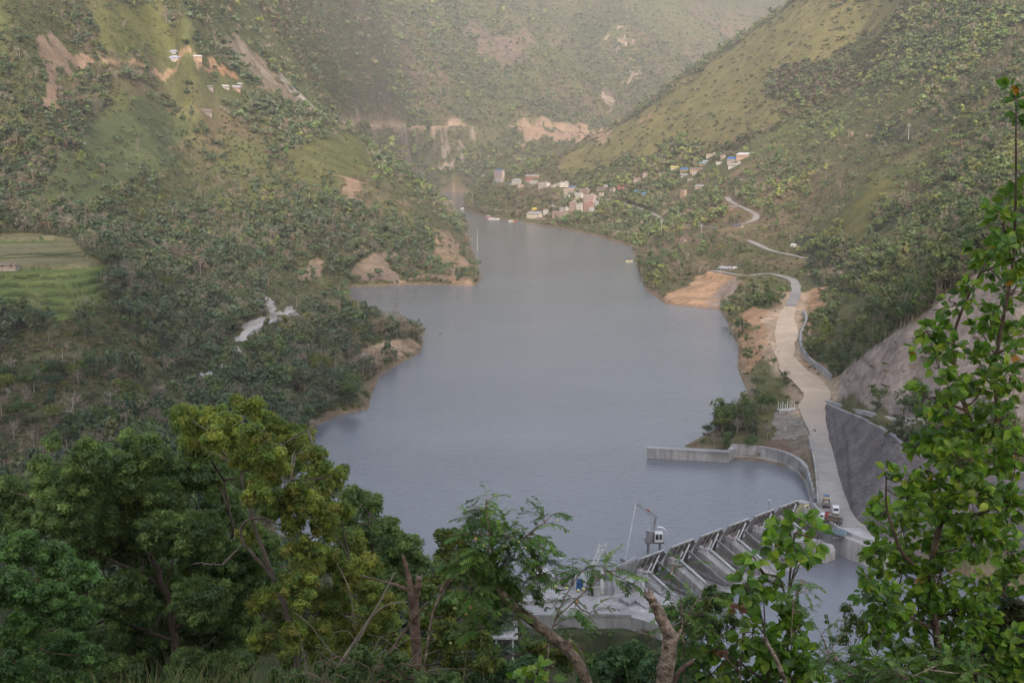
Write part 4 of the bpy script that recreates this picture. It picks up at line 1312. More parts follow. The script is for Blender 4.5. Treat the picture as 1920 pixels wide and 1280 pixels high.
# ------------------------------------------------------------------ dam
W0 = atz(1194, 1052, 8.6); W1 = atz(1502, 938, 8.6)
AX = (W1 - W0); LEN = float(np.linalg.norm(AX)); AX = AX / LEN
NX = np.array((AX[1], -AX[0], 0.0)); ZX = np.array((0, 0, 1.0))
OD = W0 - NX * 1.8; OD[2] = 0
PIT = LEN / 6
def DP(a, n, z): return OD + AX * a + NX * n + ZX * z
ORD = ['first', 'second', 'third', 'fourth', 'fifth', 'sixth', 'seventh']
def gate_bay(i):
    a0 = i * PIT + 1.35; a1 = (i + 1) * PIT - 1.35
    base = DP((i + .5) * PIT, 0, 0)
    t = thing('radial_gate', 'ribbed curved spillway gate, %s of six counted from the intake platform' % ORD[i], 'dam gate', base, 0, 'radial gates of the dam')
    c = (11.0, 1.0); Rg = 12.0
    b = MB(base)
    th = np.linspace(-.1, R(40), 11)
    pr = [(c[0] - Rg * math.cos(q), c[1] + Rg * math.sin(q)) for q in th] + [(c[0] - (Rg + .25) * math.cos(q), c[1] + (Rg + .25) * math.sin(q)) for q in th[::-1]]
    for q in range(10):
        s = [pr[q], pr[q + 1], pr[20 - q], pr[21 - q]]
        b.prism(s, a0, a1, OD, NX, AX, ZX)
    b.build('gate_plate', M_GATE, t)
    for k in range(5):
        a = a0 + .15 + (a1 - a0 - .3) * k / 4
        b = MB(base)
        for q in range(10):
            r1, r2 = Rg - .02, Rg - (.85 if k in (0, 4) else .5)
            s = [(c[0] - r1 * math.cos(th[q]), c[1] + r1 * math.sin(th[q])), (c[0] - r1 * math.cos(th[q + 1]), c[1] + r1 * math.sin(th[q + 1])),
                 (c[0] - r2 * math.cos(th[q + 1]), c[1] + r2 * math.sin(th[q + 1])), (c[0] - r2 * math.cos(th[q]), c[1] + r2 * math.sin(th[q]))]
            b.prism(s, a - .12, a + .12, OD, NX, AX, ZX)
        b.build('rib', M_STEELD, t)
    for q in (R(9), R(25)):
        b = MB(base); r1 = Rg - .4
        b.beam(DP(a0, c[0] - r1 * math.cos(q), c[1] + r1 * math.sin(q)), DP(a1, c[0] - r1 * math.cos(q), c[1] + r1 * math.sin(q)), .35, .5)
        b.build('girder', M_STEELD, t)
    for s in (0, 1):
        b = MB(base); aa = a0 + 1.1 if s == 0 else a1 - 1.1; ae = a0 + .5 if s == 0 else a1 - .5
        for q in (R(6), R(27)):
            b.beam(DP(aa, c[0] - (Rg - .4) * math.cos(q), c[1] + (Rg - .4) * math.sin(q)), DP(ae, c[0] + .3, c[1]), .45, .6)
        b.build('gate_arm', M_STEEL, t)
    b = MB(base)
    tp = (c[0] - Rg * math.cos(th[-1]) - .1, c[1] + Rg * math.sin(th[-1]) + .2)
    b.tube([DP(a0, *tp), DP(a1, *tp)], .16, 6)
    b.build('top_pipe', M_STEELL, t)
for i in range(6): gate_bay(i)

PPROF = [(-3.2, -2), (-3.2, 1.6), (-1.6, 2.8), (1.6, 4.6), (2.4, 5.6), (4.4, 5.8), (5.0, 5.4), (13.5, 1.3), (15.5, 1.0), (15.5, -2)]
def pier(i):
    a = i * PIT; base = DP(a, 0, 0)
    t = thing('dam_pier', 'sloping concrete pier, %s of seven counted from the intake platform' % ORD[i], 'dam pier', base, 0, 'piers between the dam gates')
    b = MB(base); b.prism(PPROF, a - .95, a + .95, OD, NX, AX, ZX)
    for s in (-1, 1):
        for k in range(8):
            n = 4.8 + k * 1.1; zt = 5.2 - (n - 4.8) * .48 - .5
            b.beam(DP(a + s * 1.01, n, -1), DP(a + s * 1.01, n, zt), .22, .16, up=tuple(NX))
    b.build('wall', M_CON, t)
    b = MB(base)      # sloping kerbs with hand rail on the crest
    for s in (-1, 1):
        b.beam(DP(a + s * .8, 5.0, 5.5), DP(a + s * .8, 13.5, 1.42), .22, .3)
    b.build('kerb', M_CONL, t)
    b = MB(base)
    for s in (-.75, .75):
        b.tube([DP(a + s, 5.0, 6.45), DP(a + s, 13.3, 2.45)], .05, 4)
        for k in range(7):
            n = 5.0 + k * 1.35; z = 5.4 - (n - 5.0) * .482
            b.tube([DP(a + s, n, z), DP(a + s, n, z + 1.05)], .04, 4)
    b.build('handrail', M_STEELL, t)
    b = MB(base)
    b.box(DP(a, 3.4, 5.96), (1.7, 2.0, .3), ax=(AX, NX, ZX)); 
    b.box(DP(a - .2, 3.0, 6.6), (.8, 1.0, 1.0), ax=(AX, NX, ZX)); b.box(DP(a + .35, 3.9, 6.5), (.6, .7, .8), ax=(AX, NX, ZX))
    b.build('hoist_housing', M_CONL if i % 2 else M_STEELL, t)
    b = MB(base)
    for (p, q) in (((-.8, 2.5), (-.8, 4.3)), ((.8, 2.5), (.8, 4.3)), ((-.8, 4.3), (.8, 4.3))):
        for zz in (6.7, 7.2):
            b.tube([DP(a + p[0], p[1], zz), DP(a + q[0], q[1], zz)], .045, 4)
        b.tube([DP(a + p[0], p[1], 6.1), DP(a + p[0], p[1], 7.2)], .05, 4)
    b.build('platform_rail', M_RAILP, t)
for i in range(7): pier(i)

def hoist(i):
    a = i * PIT; base = DP(a, 3, 7)
    t = thing('hoist_cylinder', 'long pale hydraulic ram slanting down from pier, %s from the intake platform' % ORD[i], 'hydraulic ram', base, 0, 'hydraulic rams of the gates')
    b = MB(base); b.tube([DP(a + 1.6, 3.4, 6.6), DP(a + 2.4, 10.5, 2.6)], .36, 8); b.build('barrel', M_STEELL, t, True)
    b = MB(base); b.tube([DP(a + 2.4, 10.5, 2.6), DP(a + 2.8, 15.0, .2)], .24, 8); b.build('rod', M_STEEL, t, True)
    b = MB(base); b.tube([DP(a + 1.0, 4.6, 6.0), DP(a + 4.6, 4.2, 9.4)], .17, 6); b.build('strut', M_STEELL, t)
    b = MB(base); b.tube([DP(a - .4, 4.6, 5.9), DP(a + 2.2, 4.2, 8.4)], .13, 6); b.build('strut', M_STEELL, t)
    b = MB(base); b.beam(DP(a + .8, 3.4, 6.3), DP(a + 2.2, 3.4, 6.3), .5, .5); b.build('bracket', M_STEELD, t)
for i in range(6): hoist(i)
b = MB(); b.prism([(-2.2, -2), (-2.2, 0.4), (0, .8), (9, .3), (15, .15), (15, -2)], .95, 6 * PIT - .95, OD, NX, AX, ZX)
tag(b.build('spillway_sill', M_CON), 'low wet concrete sill running under the six dam gates', 'dam sill')
# blunt pier ends that stand in the water below the dam
for (px, py, sx, lab) in ((1536, 1046, 4.2, 'blunt concrete pier end with stepped top standing in the tailwater'), (1578, 1018, 3.6, 'stubby concrete pier end under the blue tipper body')):
    p = atz(px, py, 0)
    b = MB(); b.prism([(-6.5, -1), (-6.5, 3.2), (-2.5, 3.6), (2.2, 3.4), (3.0, 2.2), (3.0, -1)], -sx / 2, sx / 2, p, NX, AX, ZX)
    b.box(p + ZX * 3.9 - NX * 1.0, (sx * .5, 2.2, .7), ax=(AX, NX, ZX))
    tag(b.build('pier_end', M_CONL), lab, 'dam pier')
# road deck on the right abutment
def slab(name, label, px, z0, z1, mat, cat, cope=None, kind=None):
    P = [atz(a, b, z1) for a, b in px]; n = len(P)
    b = MB(); V = [np.array((p[0], p[1], z0)) for p in P] + P
    b.poly(V, [tuple(range(n))[::-1], tuple(range(n, 2 * n))] + [(i, (i + 1) % n, n + (i + 1) % n, n + i) for i in range(n)])
    o = b.build(name, mat)
    return tag(o, label, cat, kind=kind) if kind is None else tag(o, None, None, kind=kind)
slab('abutment_deck', 'broad pale concrete deck at the right end of the dam', [(1521,944),(1542,938),(1575,945),(1596,975),(1632,1004),(1690,1022),(1680,1034),(1622,1022),(1590,1010),(1560,995),(1530,972)], -1.5, 4.86, M_CONL, 'deck')
wall_along('deck_parapet', 'concrete parapet on the dam-side edge of the deck', resample([atz(a, b, 4.86) for a, b in [(1524,948),(1541,968),(1562,988),(1592,1004),(1624,1016),(1678,1029)]], 14), .5, .9, M_CONL, .05, cat='parapet')
# pale yellow cabin at the end of the gates
def cabin():
    p = DP(6 * PIT + 1.2, 1.6, 4.8)
    t = thing('gate_cabin', 'small pale yellow cabin with a dark doorway at the right end of the gates', 'cabin', p)
    b = MB(p); b.box(p + ZX * 1.5, (2.2, 2.4, 3.0), ax=(AX, NX, ZX)); b.build('wall', M_YEL, t)
    b = MB(p); b.box(p + ZX * 3.12, (2.6, 2.8, .22), ax=(AX, NX, ZX)); b.build('roof', M_CONL, t)
    b = MB(p); b.box(p + ZX * 1.15 + NX * 1.22 + AX * .2, (1.0, .06, 2.1), ax=(AX, NX, ZX)); b.build('door', M_GLASS, t)
cabin()
b = MB(); b.prism([(-1.5, -1), (-1.5, 4.7), (6, 4.7), (9, 3), (9, -1)], 6 * PIT + .85, 6 * PIT + 5, OD, NX, AX, ZX)
tag(b.build('abutment_block', M_CON), 'concrete block linking the last gate to the deck', 'abutment')

# ------------------------------------------------------------------ intake platform
slab('intake_platform', 'wide grey concrete working platform at the left end of the dam', PLAT_PX, -1.5, 4.0, M_CONL, 'platform')
p = atz(1147, 1172, 0)
b = MB(); b.box(p + np.array((0, 0, .6)), (4.2, 1.6, 2.0)); tag(b.build('outlet_box', M_CON), 'small grey outlet box against the foot of the platform wall', 'outlet')
slab('raised_slab', 'low raised concrete slab beside the white control cabinets', [(1160,1120),(1183,1110),(1202,1117),(1180,1131)], 4.0, 4.7, M_CON, 'slab')
slab('raised_slab', 'narrow stepped concrete slab by the first gate ram', [(1186,1122),(1206,1117),(1232,1130),(1212,1138)], 4.0, 4.55, M_CON, 'slab')
slab('lower_terrace', 'flat concrete terrace in front of the machines', [(1106,1150),(1118,1137),(1180,1139),(1184,1152)], 3.9, 4.5, M_CON, 'terrace')
def cabinets():
    for k, (px, py, wd, h, lab) in enumerate(((1184, 1108, 2.0, 2.3, 'white ribbed control cabinet nearest the trash machine'), (1198, 1110, 1.7, 2.6, 'white ribbed control cabinet nearest the first pier'))):
        p = atz(px, py, 4.0); t = thing('control_cabinet', lab, 'cabinet', p, 0, 'control cabinets')
        b = MB(p); b.box(p + ZX * h / 2, (wd, 1.6, h), ax=(AX * .9 + NX * .1, NX, ZX)); b.build('case', M_WHITE if k else M_CONL, t)
        b = MB(p); b.box(p + ZX * (h + .08), (wd + .3, 1.9, .16), ax=(AX, NX, ZX)); b.build('lid', M_STEELL, t)
        for q in range(4):
            b = MB(p); b.box(p + ZX * h * .5 + NX * .82 + AX * (q - 1.5) * wd * .24, (.08, .1, h * .85), ax=(AX, NX, ZX)); b.build('rib', M_STEEL, t)
        b = MB(p)
        for s in (-1, 1): b.tube([p + ZX * h + AX * s * wd * .5, p + ZX * (h + 1) + AX * s * wd * .5], .05, 4)
        b.tube([p + ZX * (h + 1) - AX * wd * .5, p + ZX * (h + 1) + AX * wd * .5], .05, 4); b.build('rail', M_RAILP, t)
cabinets()
def trash_rake():
    p = atz(1126, 1108, 4.0)
    t = thing('trash_rake', 'tall pale steel trash-raking machine with a lattice boom on the platform', 'machine', p)
    X = np.array((1.0, 0, 0)); Yv = np.array((0, 1.0, 0))
    for k, (sx, sy) in enumerate(((-2.6, -1.5), (2.6, -1.5), (-2.6, 1.8), (2.6, 1.8))):
        b = MB(p); b.beam(p + X * sx + Yv * sy, p + X * sx + Yv * sy + ZX * 6.4, .42, .42, up=(0, 1, 0)); b.build('leg', M_STEELL, t)
    b = MB(p)
    for z in (2.9, 6.2):
        for sy in (-1.5, 1.8): b.beam(p + X * -2.6 + Yv * sy + ZX * z, p + X * 2.6 + Yv * sy + ZX * z, .3, .4)
        for sx in (-2.6, 2.6): b.beam(p + X * sx + Yv * -1.5 + ZX * z, p + X * sx + Yv * 1.8 + ZX * z, .3, .4)
    b.build('frame', M_STEEL, t)
    b = MB(p); b.box(p + ZX * 3.15 + Yv * .1, (5.3, 3.4, .18)); b.build('deck', M_STEELD, t)
    b = MB(p); b.box(p + ZX * 4.2 + X * -1.2, (1.9, 2.0, 1.9)); b.build('machine_house', M_STEELL, t)
    b = MB(p); b.tube([p + ZX * 4.6 + X * .9 - Yv * 1.2, p + ZX * 4.6 + X * .9 + Yv * 1.4], .75, 12); b.build('drum', M_STEEL, t)
    b = MB(p)   # lattice boom
    a0, a1 = p + ZX * 5.6 + X * -1.6 - Yv * .6, p + ZX * 10.4 + X * .4 - Yv * .6
    for s in (-.45, .45):
        o = X * s * 1.6
        b.beam(a0 + o * .4, a1 + o, .16, .16); b.beam(a0 + o * .4 + Yv * 1.0, a1 + o + Yv * .9, .16, .16)
    for k in range(7):
        u0 = a0 + (a1 - a0) * k / 7; u1 = a0 + (a1 - a0) * (k + 1) / 7; s = 1 if k % 2 else -1
        b.beam(u0 - X * .5 * s, u1 + X * .6 * s, .1, .1); b.beam(u0 + Yv * .9 - X * .6, u0 + Yv * .9 + X * .6, .1, .1)
    b.build('lattice_boom', M_WHITE, t)
    b = MB(p); b.tube([a1, p + ZX * 6.6 + X * 1.6, p + ZX * 6.3 + X * 3.0], [.2, .3, .18], 6); b.build('arm', M_STEELL, t)
    b = MB(p); b.tube([p + X * 0.1 - Yv * 1.7 + ZX * .2, p + X * 0.1 - Yv * 1.7 + ZX * 5.6], .38, 8); b.build('column', M_WHITE, t)
    b = MB(p); b.box(p + X * -1.6 - Yv * 1.9 + ZX * .9, (1.7, 1.0, 1.8)); b.build('base_box', M_CON, t)
    for k in range(2):
        b = MB(p); b.tube([p + X * (1.0 + k * 1.3) - Yv * 1.8 + ZX * 3.0, p + X * (1.3 + k * 1.3) - Yv * 2.3 + ZX * 1.4, p + X * (.8 + k * 1.5) - Yv * 2.4], .2, 6); b.build('hose', M_STEEL, t)
    b = MB(p)
    for s in (-1, 1):
        b.tube([p + X * 2.6 * s - Yv * 1.5 + ZX * 7.3, p + X * 2.6 * s + Yv * 1.8 + ZX * 7.3], .06, 4)
    b.tube([p - X * 2.6 + Yv * 1.8 + ZX * 7.3, p + X * 2.6 + Yv * 1.8 + ZX * 7.3], .06, 4)
    for sx, sy in ((-2.6, -1.5), (2.6, -1.5), (-2.6, 1.8), (2.6, 1.8)): b.tube([p + X * sx + Yv * sy + ZX * 6.3, p + X * sx + Yv * sy + ZX * 7.3], .06, 4)
    b.build('guard_rail', M_STEELL, t)
trash_rake()
def pump():
    p = atz(1087, 1104, 4.0); t = thing('pump_motor', 'blue upright pump motor left of the trash-raking machine', 'pump', p)
    b = MB(p); b.tube([p, p + ZX * .5, p + ZX * .5, p + ZX * 2.1], [.8, .8, .62, .62], 12); b.build('motor', M_BLUE, t, False)
    b = MB(p); b.sphere(p + ZX * 2.1, .62, 12, 6, (1, 1, .5)); b.build('cap', M_BLUE, t, True)
    for k in range(8):
        a = k * PI / 4; b = MB(p); b.box(p + np.array((math.cos(a) * .66, math.sin(a) * .66, 1.3)), (.12, .06, 1.4), rz=a); b.build('fin', M_BLUE, t)
    b = MB(p); b.tube([p + np.array((.6, 0, .4)), p + np.array((1.6, 0, .4)), p + np.array((1.6, .9, .4))], .2, 8); b.build('outlet_pipe', M_STEEL, t)
pump()
def crane():
    p = atz(1226, 1040, 0); X = np.array((1., 0, 0)); Yv = np.array((0, 1., 0))
    t = thing('grab_crane', 'small crane with a white cab standing on legs in the reservoir', 'crane', p)
    for sx, sy in ((-1.5, -1), (1.5, -1), (-1.5, 1), (1.5, 1)):
        b = MB(p); b.beam(p + X * sx + Yv * sy - ZX * 1.5, p + X * sx * .9 + Yv * sy + ZX * 3.3, .32, .32, up=(0, 1, 0)); b.build('leg', M_STEEL, t)
    b = MB(p); b.box(p + ZX * 3.5, (4.6, 3.2, .3)); b.build('platform', M_STEELD, t)
    b = MB(p); b.tube([p + ZX * 3.65 - X * 1.0, p + ZX * 6.2 - X * 1.0], 1.0, 12); b.build('slew_drum', M_STEEL, t, False)
    b = MB(p); b.box(p + ZX * 4.9 + X * .9 - Yv * .9, (1.9, 1.8, 2.2)); b.build('cab', M_WHITE, t)
    c = [o for o in t.children if o.name.startswith('cab')][0]
    for dx_, wd in ((-.42, .7), (.42, .6)):
        b = MB(p); b.box(p + ZX * 5.05 + X * (.9 + dx_) - Yv * 1.81, (wd, .05, 1.3)); w_ = b.build('window', M_GLASS, c)
    b = MB(p); b.box(p + ZX * 5.1 + X * 1.87 - Yv * .9, (.05, 1.2, 1.2)); b.build('window', M_GLASS, c)
    b = MB(p); b.beam(p + ZX * 6.2 + X * 0, p + ZX * 9.8 + X * .3, .35, .35, up=(0, 1, 0)); b.beam(p + ZX * 6.2 - X * .7, p + ZX * 9.0 + X * .1, .14, .14, up=(0, 1, 0)); b.build('mast', M_STEEL, t)
    m = p + ZX * 9.7 + X * .3; e = np.array(atz(1198, 964, 13.0)); e = m + np.array((-4.6, 1.8, 2.6))
    b = MB(p); b.beam(m, e, .16, .2); b.beam(m - ZX * .9, e - ZX * .25, .12, .16); b.build('jib', M_STEEL, t)
    b = MB(p); b.beam(m + (e - m) * .3 + ZX * .25, m + (e - m) * .45 + ZX * .25, .3, .3); b.build('counter_box', M_RED, t)
    g = atz(1172, 1050, .5)
    b = MB(p); b.tube([e, e + (g - e) * .5, g], [.12, .16, .16], 6); b.build('rake_arm', M_STEELL, t)
    b = MB(p); b.beam(atz(1164, 1048, .4), atz(1189, 1058, .4), .5, .4); b.build('float_bar', M_STEELD, t)
    b = MB(p)
    for k in range(9):
        a0_ = -0.9 + k * .22; a1_ = a0_ + .22
        q0 = p + X * (1.4 + 1.9 * math.sin(a0_ + .6)) + ZX * (4.6 + 2.1 * math.cos(a0_ + .6)) + Yv * .9; q1 = p + X * (1.4 + 1.9 * math.sin(a1_ + .6)) + ZX * (4.6 + 2.1 * math.cos(a1_ + .6)) + Yv * .9
        b.beam(q0, q1, 1.0, .12)
    b.build('cover', M_WHITE, t)
crane()
b = MB(); b.beam(atz(1188, 1084, 3.0), atz(1196, 1062, 3.0), .8, 1.2)
def screen():
    P0, P1 = atz(1152, 1082, 2.4), atz(1192, 1060, 2.4)
    t = thing('intake_screen', 'long sloping grey intake wall between platform and first gate', 'wall', P0)
    b = MB(P0); b.beam(P0, P1, 1.0, 3.6); b.build('panel', M_CON, t)
    b = MB(P0); b.tube([P0 + ZX * 2.1, P1 + ZX * 2.1], .15, 6); b.build('top_rail', M_STEELL, t)
screen()
def lamp(px, py, z, h, lab, head=True):
    p = atz(px, py, z); t = thing('lamp_post', lab, 'lamp post', p)
    b = MB(p); b.tube([p, p + ZX * h], [.12, .07], 6); b.build('pole', M_STEEL, t)
    b = MB(p); b.tube([p + ZX * h, p + ZX * (h + .25), p + ZX * (h + .7)], [.12, .42, .5], 8); b.build('lamp_head', M_STEELL, t)
lamp(1052, 1078, 4, 3.2, 'short lamp post on the platform edge against the water')
lamp(1442, 958, 6, 2.2, 'thin lamp post standing behind the fifth gate')
def rail(px0, px1, z, lab, n=6, mat=None):
    P0, P1 = atz(*px0, z), atz(*px1, z); t = thing('railing', lab, 'railing', P0)
    b = MB(P0)
    for k in range(n):
        q = P0 + (P1 - P0) * k / (n - 1); b.tube([q, q + ZX * 1.2], .06, 4)
    b.build('post', mat or M_WHITE, t)
    b = MB(P0)
    for zz in (.6, 1.2): b.tube([P0 + ZX * zz, P1 + ZX * zz], .06, 4)
    b.build('rail', mat or M_WHITE, t)
rail((1018, 1096), (1042, 1110), 4, 'white handrail on the left part of the platform')
rail((1150, 1078), (1100, 1074), 4, 'thin handrail along the upstream platform edge', 9, M_STEELL)
def block(name, label, cat, px, py, z, size, mat, lid=None, rz=0.0):
    p = atz(px, py, z); t = thing(name, label, cat, p, rz)
    b = MB(); b.box((0, 0, size[2] / 2), size); b.build('body', mat, t)
    b = MB(); b.box((0, 0, size[2] + .1), (size[0] + .35, size[1] + .35, .2)); b.build('roof', lid or M_CONL, t)
    b = MB(); b.box((-size[0] * .2, -size[1] / 2 - .02, size[2] * .42), (size[0] * .25, .05, size[2] * .8)); b.build('door', M_GLASS, t)
block('equipment_hut', 'dark-roofed equipment hut left of the pump', 'hut', 1058, 1094, 4, (3.6, 3.0, 2.3), M_CON, M_STEEL, .2)
block('equipment_hut', 'low grey hut under the trash-raking machine', 'hut', 1114, 1114, 4, (2.4, 1.8, 1.7), M_CONL)
block('equipment_hut', 'small white-topped hut at the far left of the platform', 'hut', 1015, 1088, 4, (2.6, 2.4, 2.0), M_CONL, M_WHITE, .3)
slab('platform_steps', 'long pale concrete bench on the left part of the platform', [(962,1118),(1080,1112),(1085,1120),(962,1128)], 4.0, 4.8, M_CONL, 'ledge')
def gatehouse():
    p = atz(915, 1262, 0); t = thing('control_building', 'grey two-storey building with white columns seen through the foreground trees', 'building', p)
    b = MB(); b.box((0, 3, 3.6), (9.4, 6, 7.2)); b.build('wall', M_STEEL, t)
    b = MB(); b.box((0, 2.6, 7.4), (11, 8, .35)); b.build('roof', M_CONL, t)
    for k in range(4):
        b = MB(); b.box((-4.6 + k * 3.07, -.6, 3.6), (.35, .35, 7.2)); b.build('column', M_WHITE, t)
    for k in range(3):
        for z in (2.0, 5.3):
            b = MB(); b.box((-3.1 + k * 3.07, -.04, z), (1.5, .06, 1.5)); w_ = b.build('window', M_GLASS, t)
            b = MB(); b.box((-3.1 + k * 3.07, -.08, z - .85), (1.8, .16, .14)); b.build('sill', M_WHITE, w_)
gatehouse()

# ------------------------------------------------------------------ vehicles
def wheel(b_parent, x, y, r, w_=.25):
    b = MB(); b.tube([(x - w_ / 2, y, r), (x + w_ / 2, y, r)], r, 14); o = b.build('wheel', M_TYRE, b_parent)
    b = MB(); b.tube([(x - w_ / 2 - .02, y, r), (x + w_ / 2 + .02, y, r)], r * .5, 10); b.build('rim', M_STEELL, o)
def van():
    p = atz(1567, 962, 5.05); t = thing('minivan', 'small white van facing down the road beside the tall wall', 'van', p, R(-14)); t.scale = (.92, .92, .92)
    b = MB(); prof = [(-2.0, .35), (-2.05, 1.0), (-1.75, 1.1), (-1.1, 1.85), (1.7, 1.9), (2.0, 1.1), (2.0, .35)]
    b.prism(prof, -.85, .85, (0, 0, 0), (0, 1, 0), (1, 0, 0), (0, 0, 1)); b.build('body', M_WHITE, t)
    b = MB(); b.poly([(-.72, -1.73, 1.16), (.72, -1.73, 1.16), (.68, -1.17, 1.78), (-.68, -1.17, 1.78)], [(0, 1, 2, 3)]); b.v = [(x, y - .02, z + .02) for x, y, z in b.v]; b.build('windscreen', M_GLASS, t)
    for s in (-1, 1):
        b = MB(); b.box((s * .86, .3, 1.45), (.03, 2.3, .5)); b.build('side_window', M_GLASS, t)
        b = MB(); b.box((s * .6, -2.06, .8), (.3, .05, .2)); b.build('headlight', M_STEELL, t)
        wheel(t, s * .78, -1.3, .33); wheel(t, s * .78, 1.3, .33)
    b = MB(); b.box((0, -2.07, .5), (1.6, .1, .25)); b.build('bumper', M_STEEL, t)
van()
def truck(px, py, rz, lab, cabm, bedm, load=None, crane_=False, L=5.4, top=None):
    p = atz(px, py, 5.05); t = thing('truck', lab, 'truck', p, rz); t.scale = (.85, .85, .85)
    b = MB(); b.prism([(-L / 2, .6), (-L / 2 - .1, 1.5), (-L / 2 + .25, 2.5), (-L / 2 + 1.5, 2.55), (-L / 2 + 1.55, .6)], -1.05, 1.05, (0, 0, 0), (0, 1, 0), (1, 0, 0), (0, 0, 1)); c = b.build('cab', cabm, t)
    b = MB(); b.box((0, -L / 2 + .04, 2.0), (1.7, .1, .65)); b.build('windscreen', M_GLASS, c)
    for s in (-1, 1):
        b = MB(); b.box((s * 1.06, -L / 2 + .85, 1.95), (.03, .8, .55)); b.build('side_window', M_GLASS, c)
    if top is not None:
        b = MB(); b.box((0, -L / 2 + .85, 2.72), (1.9, 1.2, .3)); b.build('roof_rack', top, c)
    b = MB(); b.box((0, .3, .75), (1.0, L + .1, .3)); b.build('chassis', M_STEELD, t)
    b = MB(); y0, y1 = -L / 2 + 1.9, L / 2 + .5; ym = (y0 + y1) / 2; ln = y1 - y0
    b.box((0, ym, 1.05), (2.2, ln, .14))
    for s in (-1, 1): b.box((s * 1.06, ym, 1.5), (.09, ln, .8))
    b.box((0, y0 + .04, 1.5), (2.03, .09, .8)); b.box((0, y1 - .04, 1.5), (2.03, .09, .8))
    b.build('bed', bedm, t)
    if load is not None:
        b = MB(); b.sphere((0, ym, 1.3), .9, 10, 6, (1.05, ln / 2.0, .7)); b.build('load', load, t, True)
    if crane_:
        b = MB(); b.box((0, y0 - .1, 2.0), (.7, .5, 2.0)); b.beam((0, y0 - .1, 3.0), (.5, y0 + 1.3, 3.4), .35, .35); b.beam((.5, y0 + 1.3, 3.4), (.2, y0 + .4, 2.6), .25, .25); b.build('crane_arm', M_RED, t)
    for s in (-1, 1):
        for y in (-L / 2 + .8, L / 2 - 1.1, L / 2 - .1): wheel(t, s * .95, y, .48, .28)
M_SAND = mat_plain('dusty_load', (0.38, 0.32, 0.25), .9, .2, 2)
truck(1549, 948, R(166), 'tipper truck with a blue-topped cream cab parked on the road beside the van', M_CREAM, M_STEELD, M_SAND, top=M_BLUE)
truck(1556, 980, R(-125), 'flatbed truck with a white cab and red loader crane on the deck', M_WHITE, M_RUST, None, True, 6.0)
def skip():
    p = atz(1568, 1002, 5.0); t = thing('tipper_body', 'detached blue-grey steel tipper body lying on the edge of the deck', 'tipper body', p, R(58))
    b = MB(); b.box((0, 0, .3), (2.2, 4.4, .14))
    for s in (-1, 1): b.box((s * 1.06, 0, .75), (.1, 4.4, .8))
    for s in (-1, 1): b.box((0, s * 2.15, .75), (2.0, .1, .8))
    b.build('tub', M_BLUEG, t)
    for k in range(5):
        for s in (-1, 1):
            b = MB(); b.box((s * 1.14, -1.8 + k * .9, .7), (.08, .1, .8)); b.build('rib', M_STEEL, t)
skip()
def biker(px, py, z, rz, lab, blab):
    p = atz(px, py, z); t = thing('motorcycle', blab, 'motorcycle', p, rz)
    for y in (-.65, .65):
        b = MB(); b.tube([(-.06, y, .31), (.06, y, .31)], .31, 14); b.build('wheel', M_TYRE, t)
    b = MB(); b.tube([(0, -.65, .35), (0, -.3, .75), (0, .25, .7), (0, .65, .35)], [.06, .14, .14, .06], 6); b.build('frame', M_RED, t)
    b = MB(); b.box((0, .25, .8), (.25, .7, .1)); b.build('seat', M_TYRE, t)
    b = MB(); b.tube([(-.35, -.45, 1.05), (.35, -.45, 1.05)], .03, 5); b.tube([(0, -.62, .4), (0, -.45, 1.05)], .03, 5); b.build('handlebar', M_STEEL, t)
    q = thing('person', lab, 'person', p, rz)
    sk = [(0, .2, .88), (0, .16, 1.12), (0, .08, 1.38), (0, .04, 1.5), (0, .02, 1.62),
          (.14, .18, .86), (.2, -.2, .78), (.18, -.12, .38), (.18, -.22, .32), (-.14, .18, .86), (-.2, -.2, .78), (-.18, -.12, .38), (-.18, -.22, .32),
          (.2, .08, 1.36), (.3, -.12, 1.14), (.32, -.42, 1.08), (-.2, .08, 1.36), (-.3, -.12, 1.14), (-.32, -.42, 1.08)]
    E = [(0, 1), (1, 2), (2, 3), (3, 4), (0, 5), (5, 6), (6, 7), (7, 8), (0, 9), (9, 10), (10, 11), (11, 12), (2, 13), (13, 14), (14, 15), (2, 16), (16, 17), (17, 18)]
    rad = [.15, .15, .17, .07, .1, .1, .085, .06, .05, .1, .085, .06, .05, .08, .05, .04, .08, .05, .04]
    me = bpy.data.meshes.new('body'); me.from_pydata(sk, E, []); o = bpy.data.objects.new('body', me); COL.objects.link(o); o.parent = q
    md = o.modifiers.new('skin', 'SKIN'); o.modifiers.new('sub', 'SUBSURF').levels = 1
    o.modifiers['sub'].render_levels = 1
    if not me.skin_vertices: 
        pass
    for i, v in enumerate(me.skin_vertices[0].data): v.radius = (rad[i], rad[i])
    me.skin_vertices[0].data[0].use_root = True
    me.materials.append(M_WHITE)
    b = MB(); b.sphere((0, .0, 1.68), .14, 10, 8, (1, 1.1, 1)); b.build('helmet', M_TYRE, q, True)
try:
    biker(1527, 808, 5.15, R(8), 'person in a pale shirt and dark helmet riding along the tarmac road', 'motorcycle on the tarmac road beside the tall wall')
    biker(1476, 580, 9.2, R(-15), 'small figure riding at the top of the dirt road', 'tiny motorcycle at the top of the dirt road')
except Exception as e:
    print('BIKER', e)

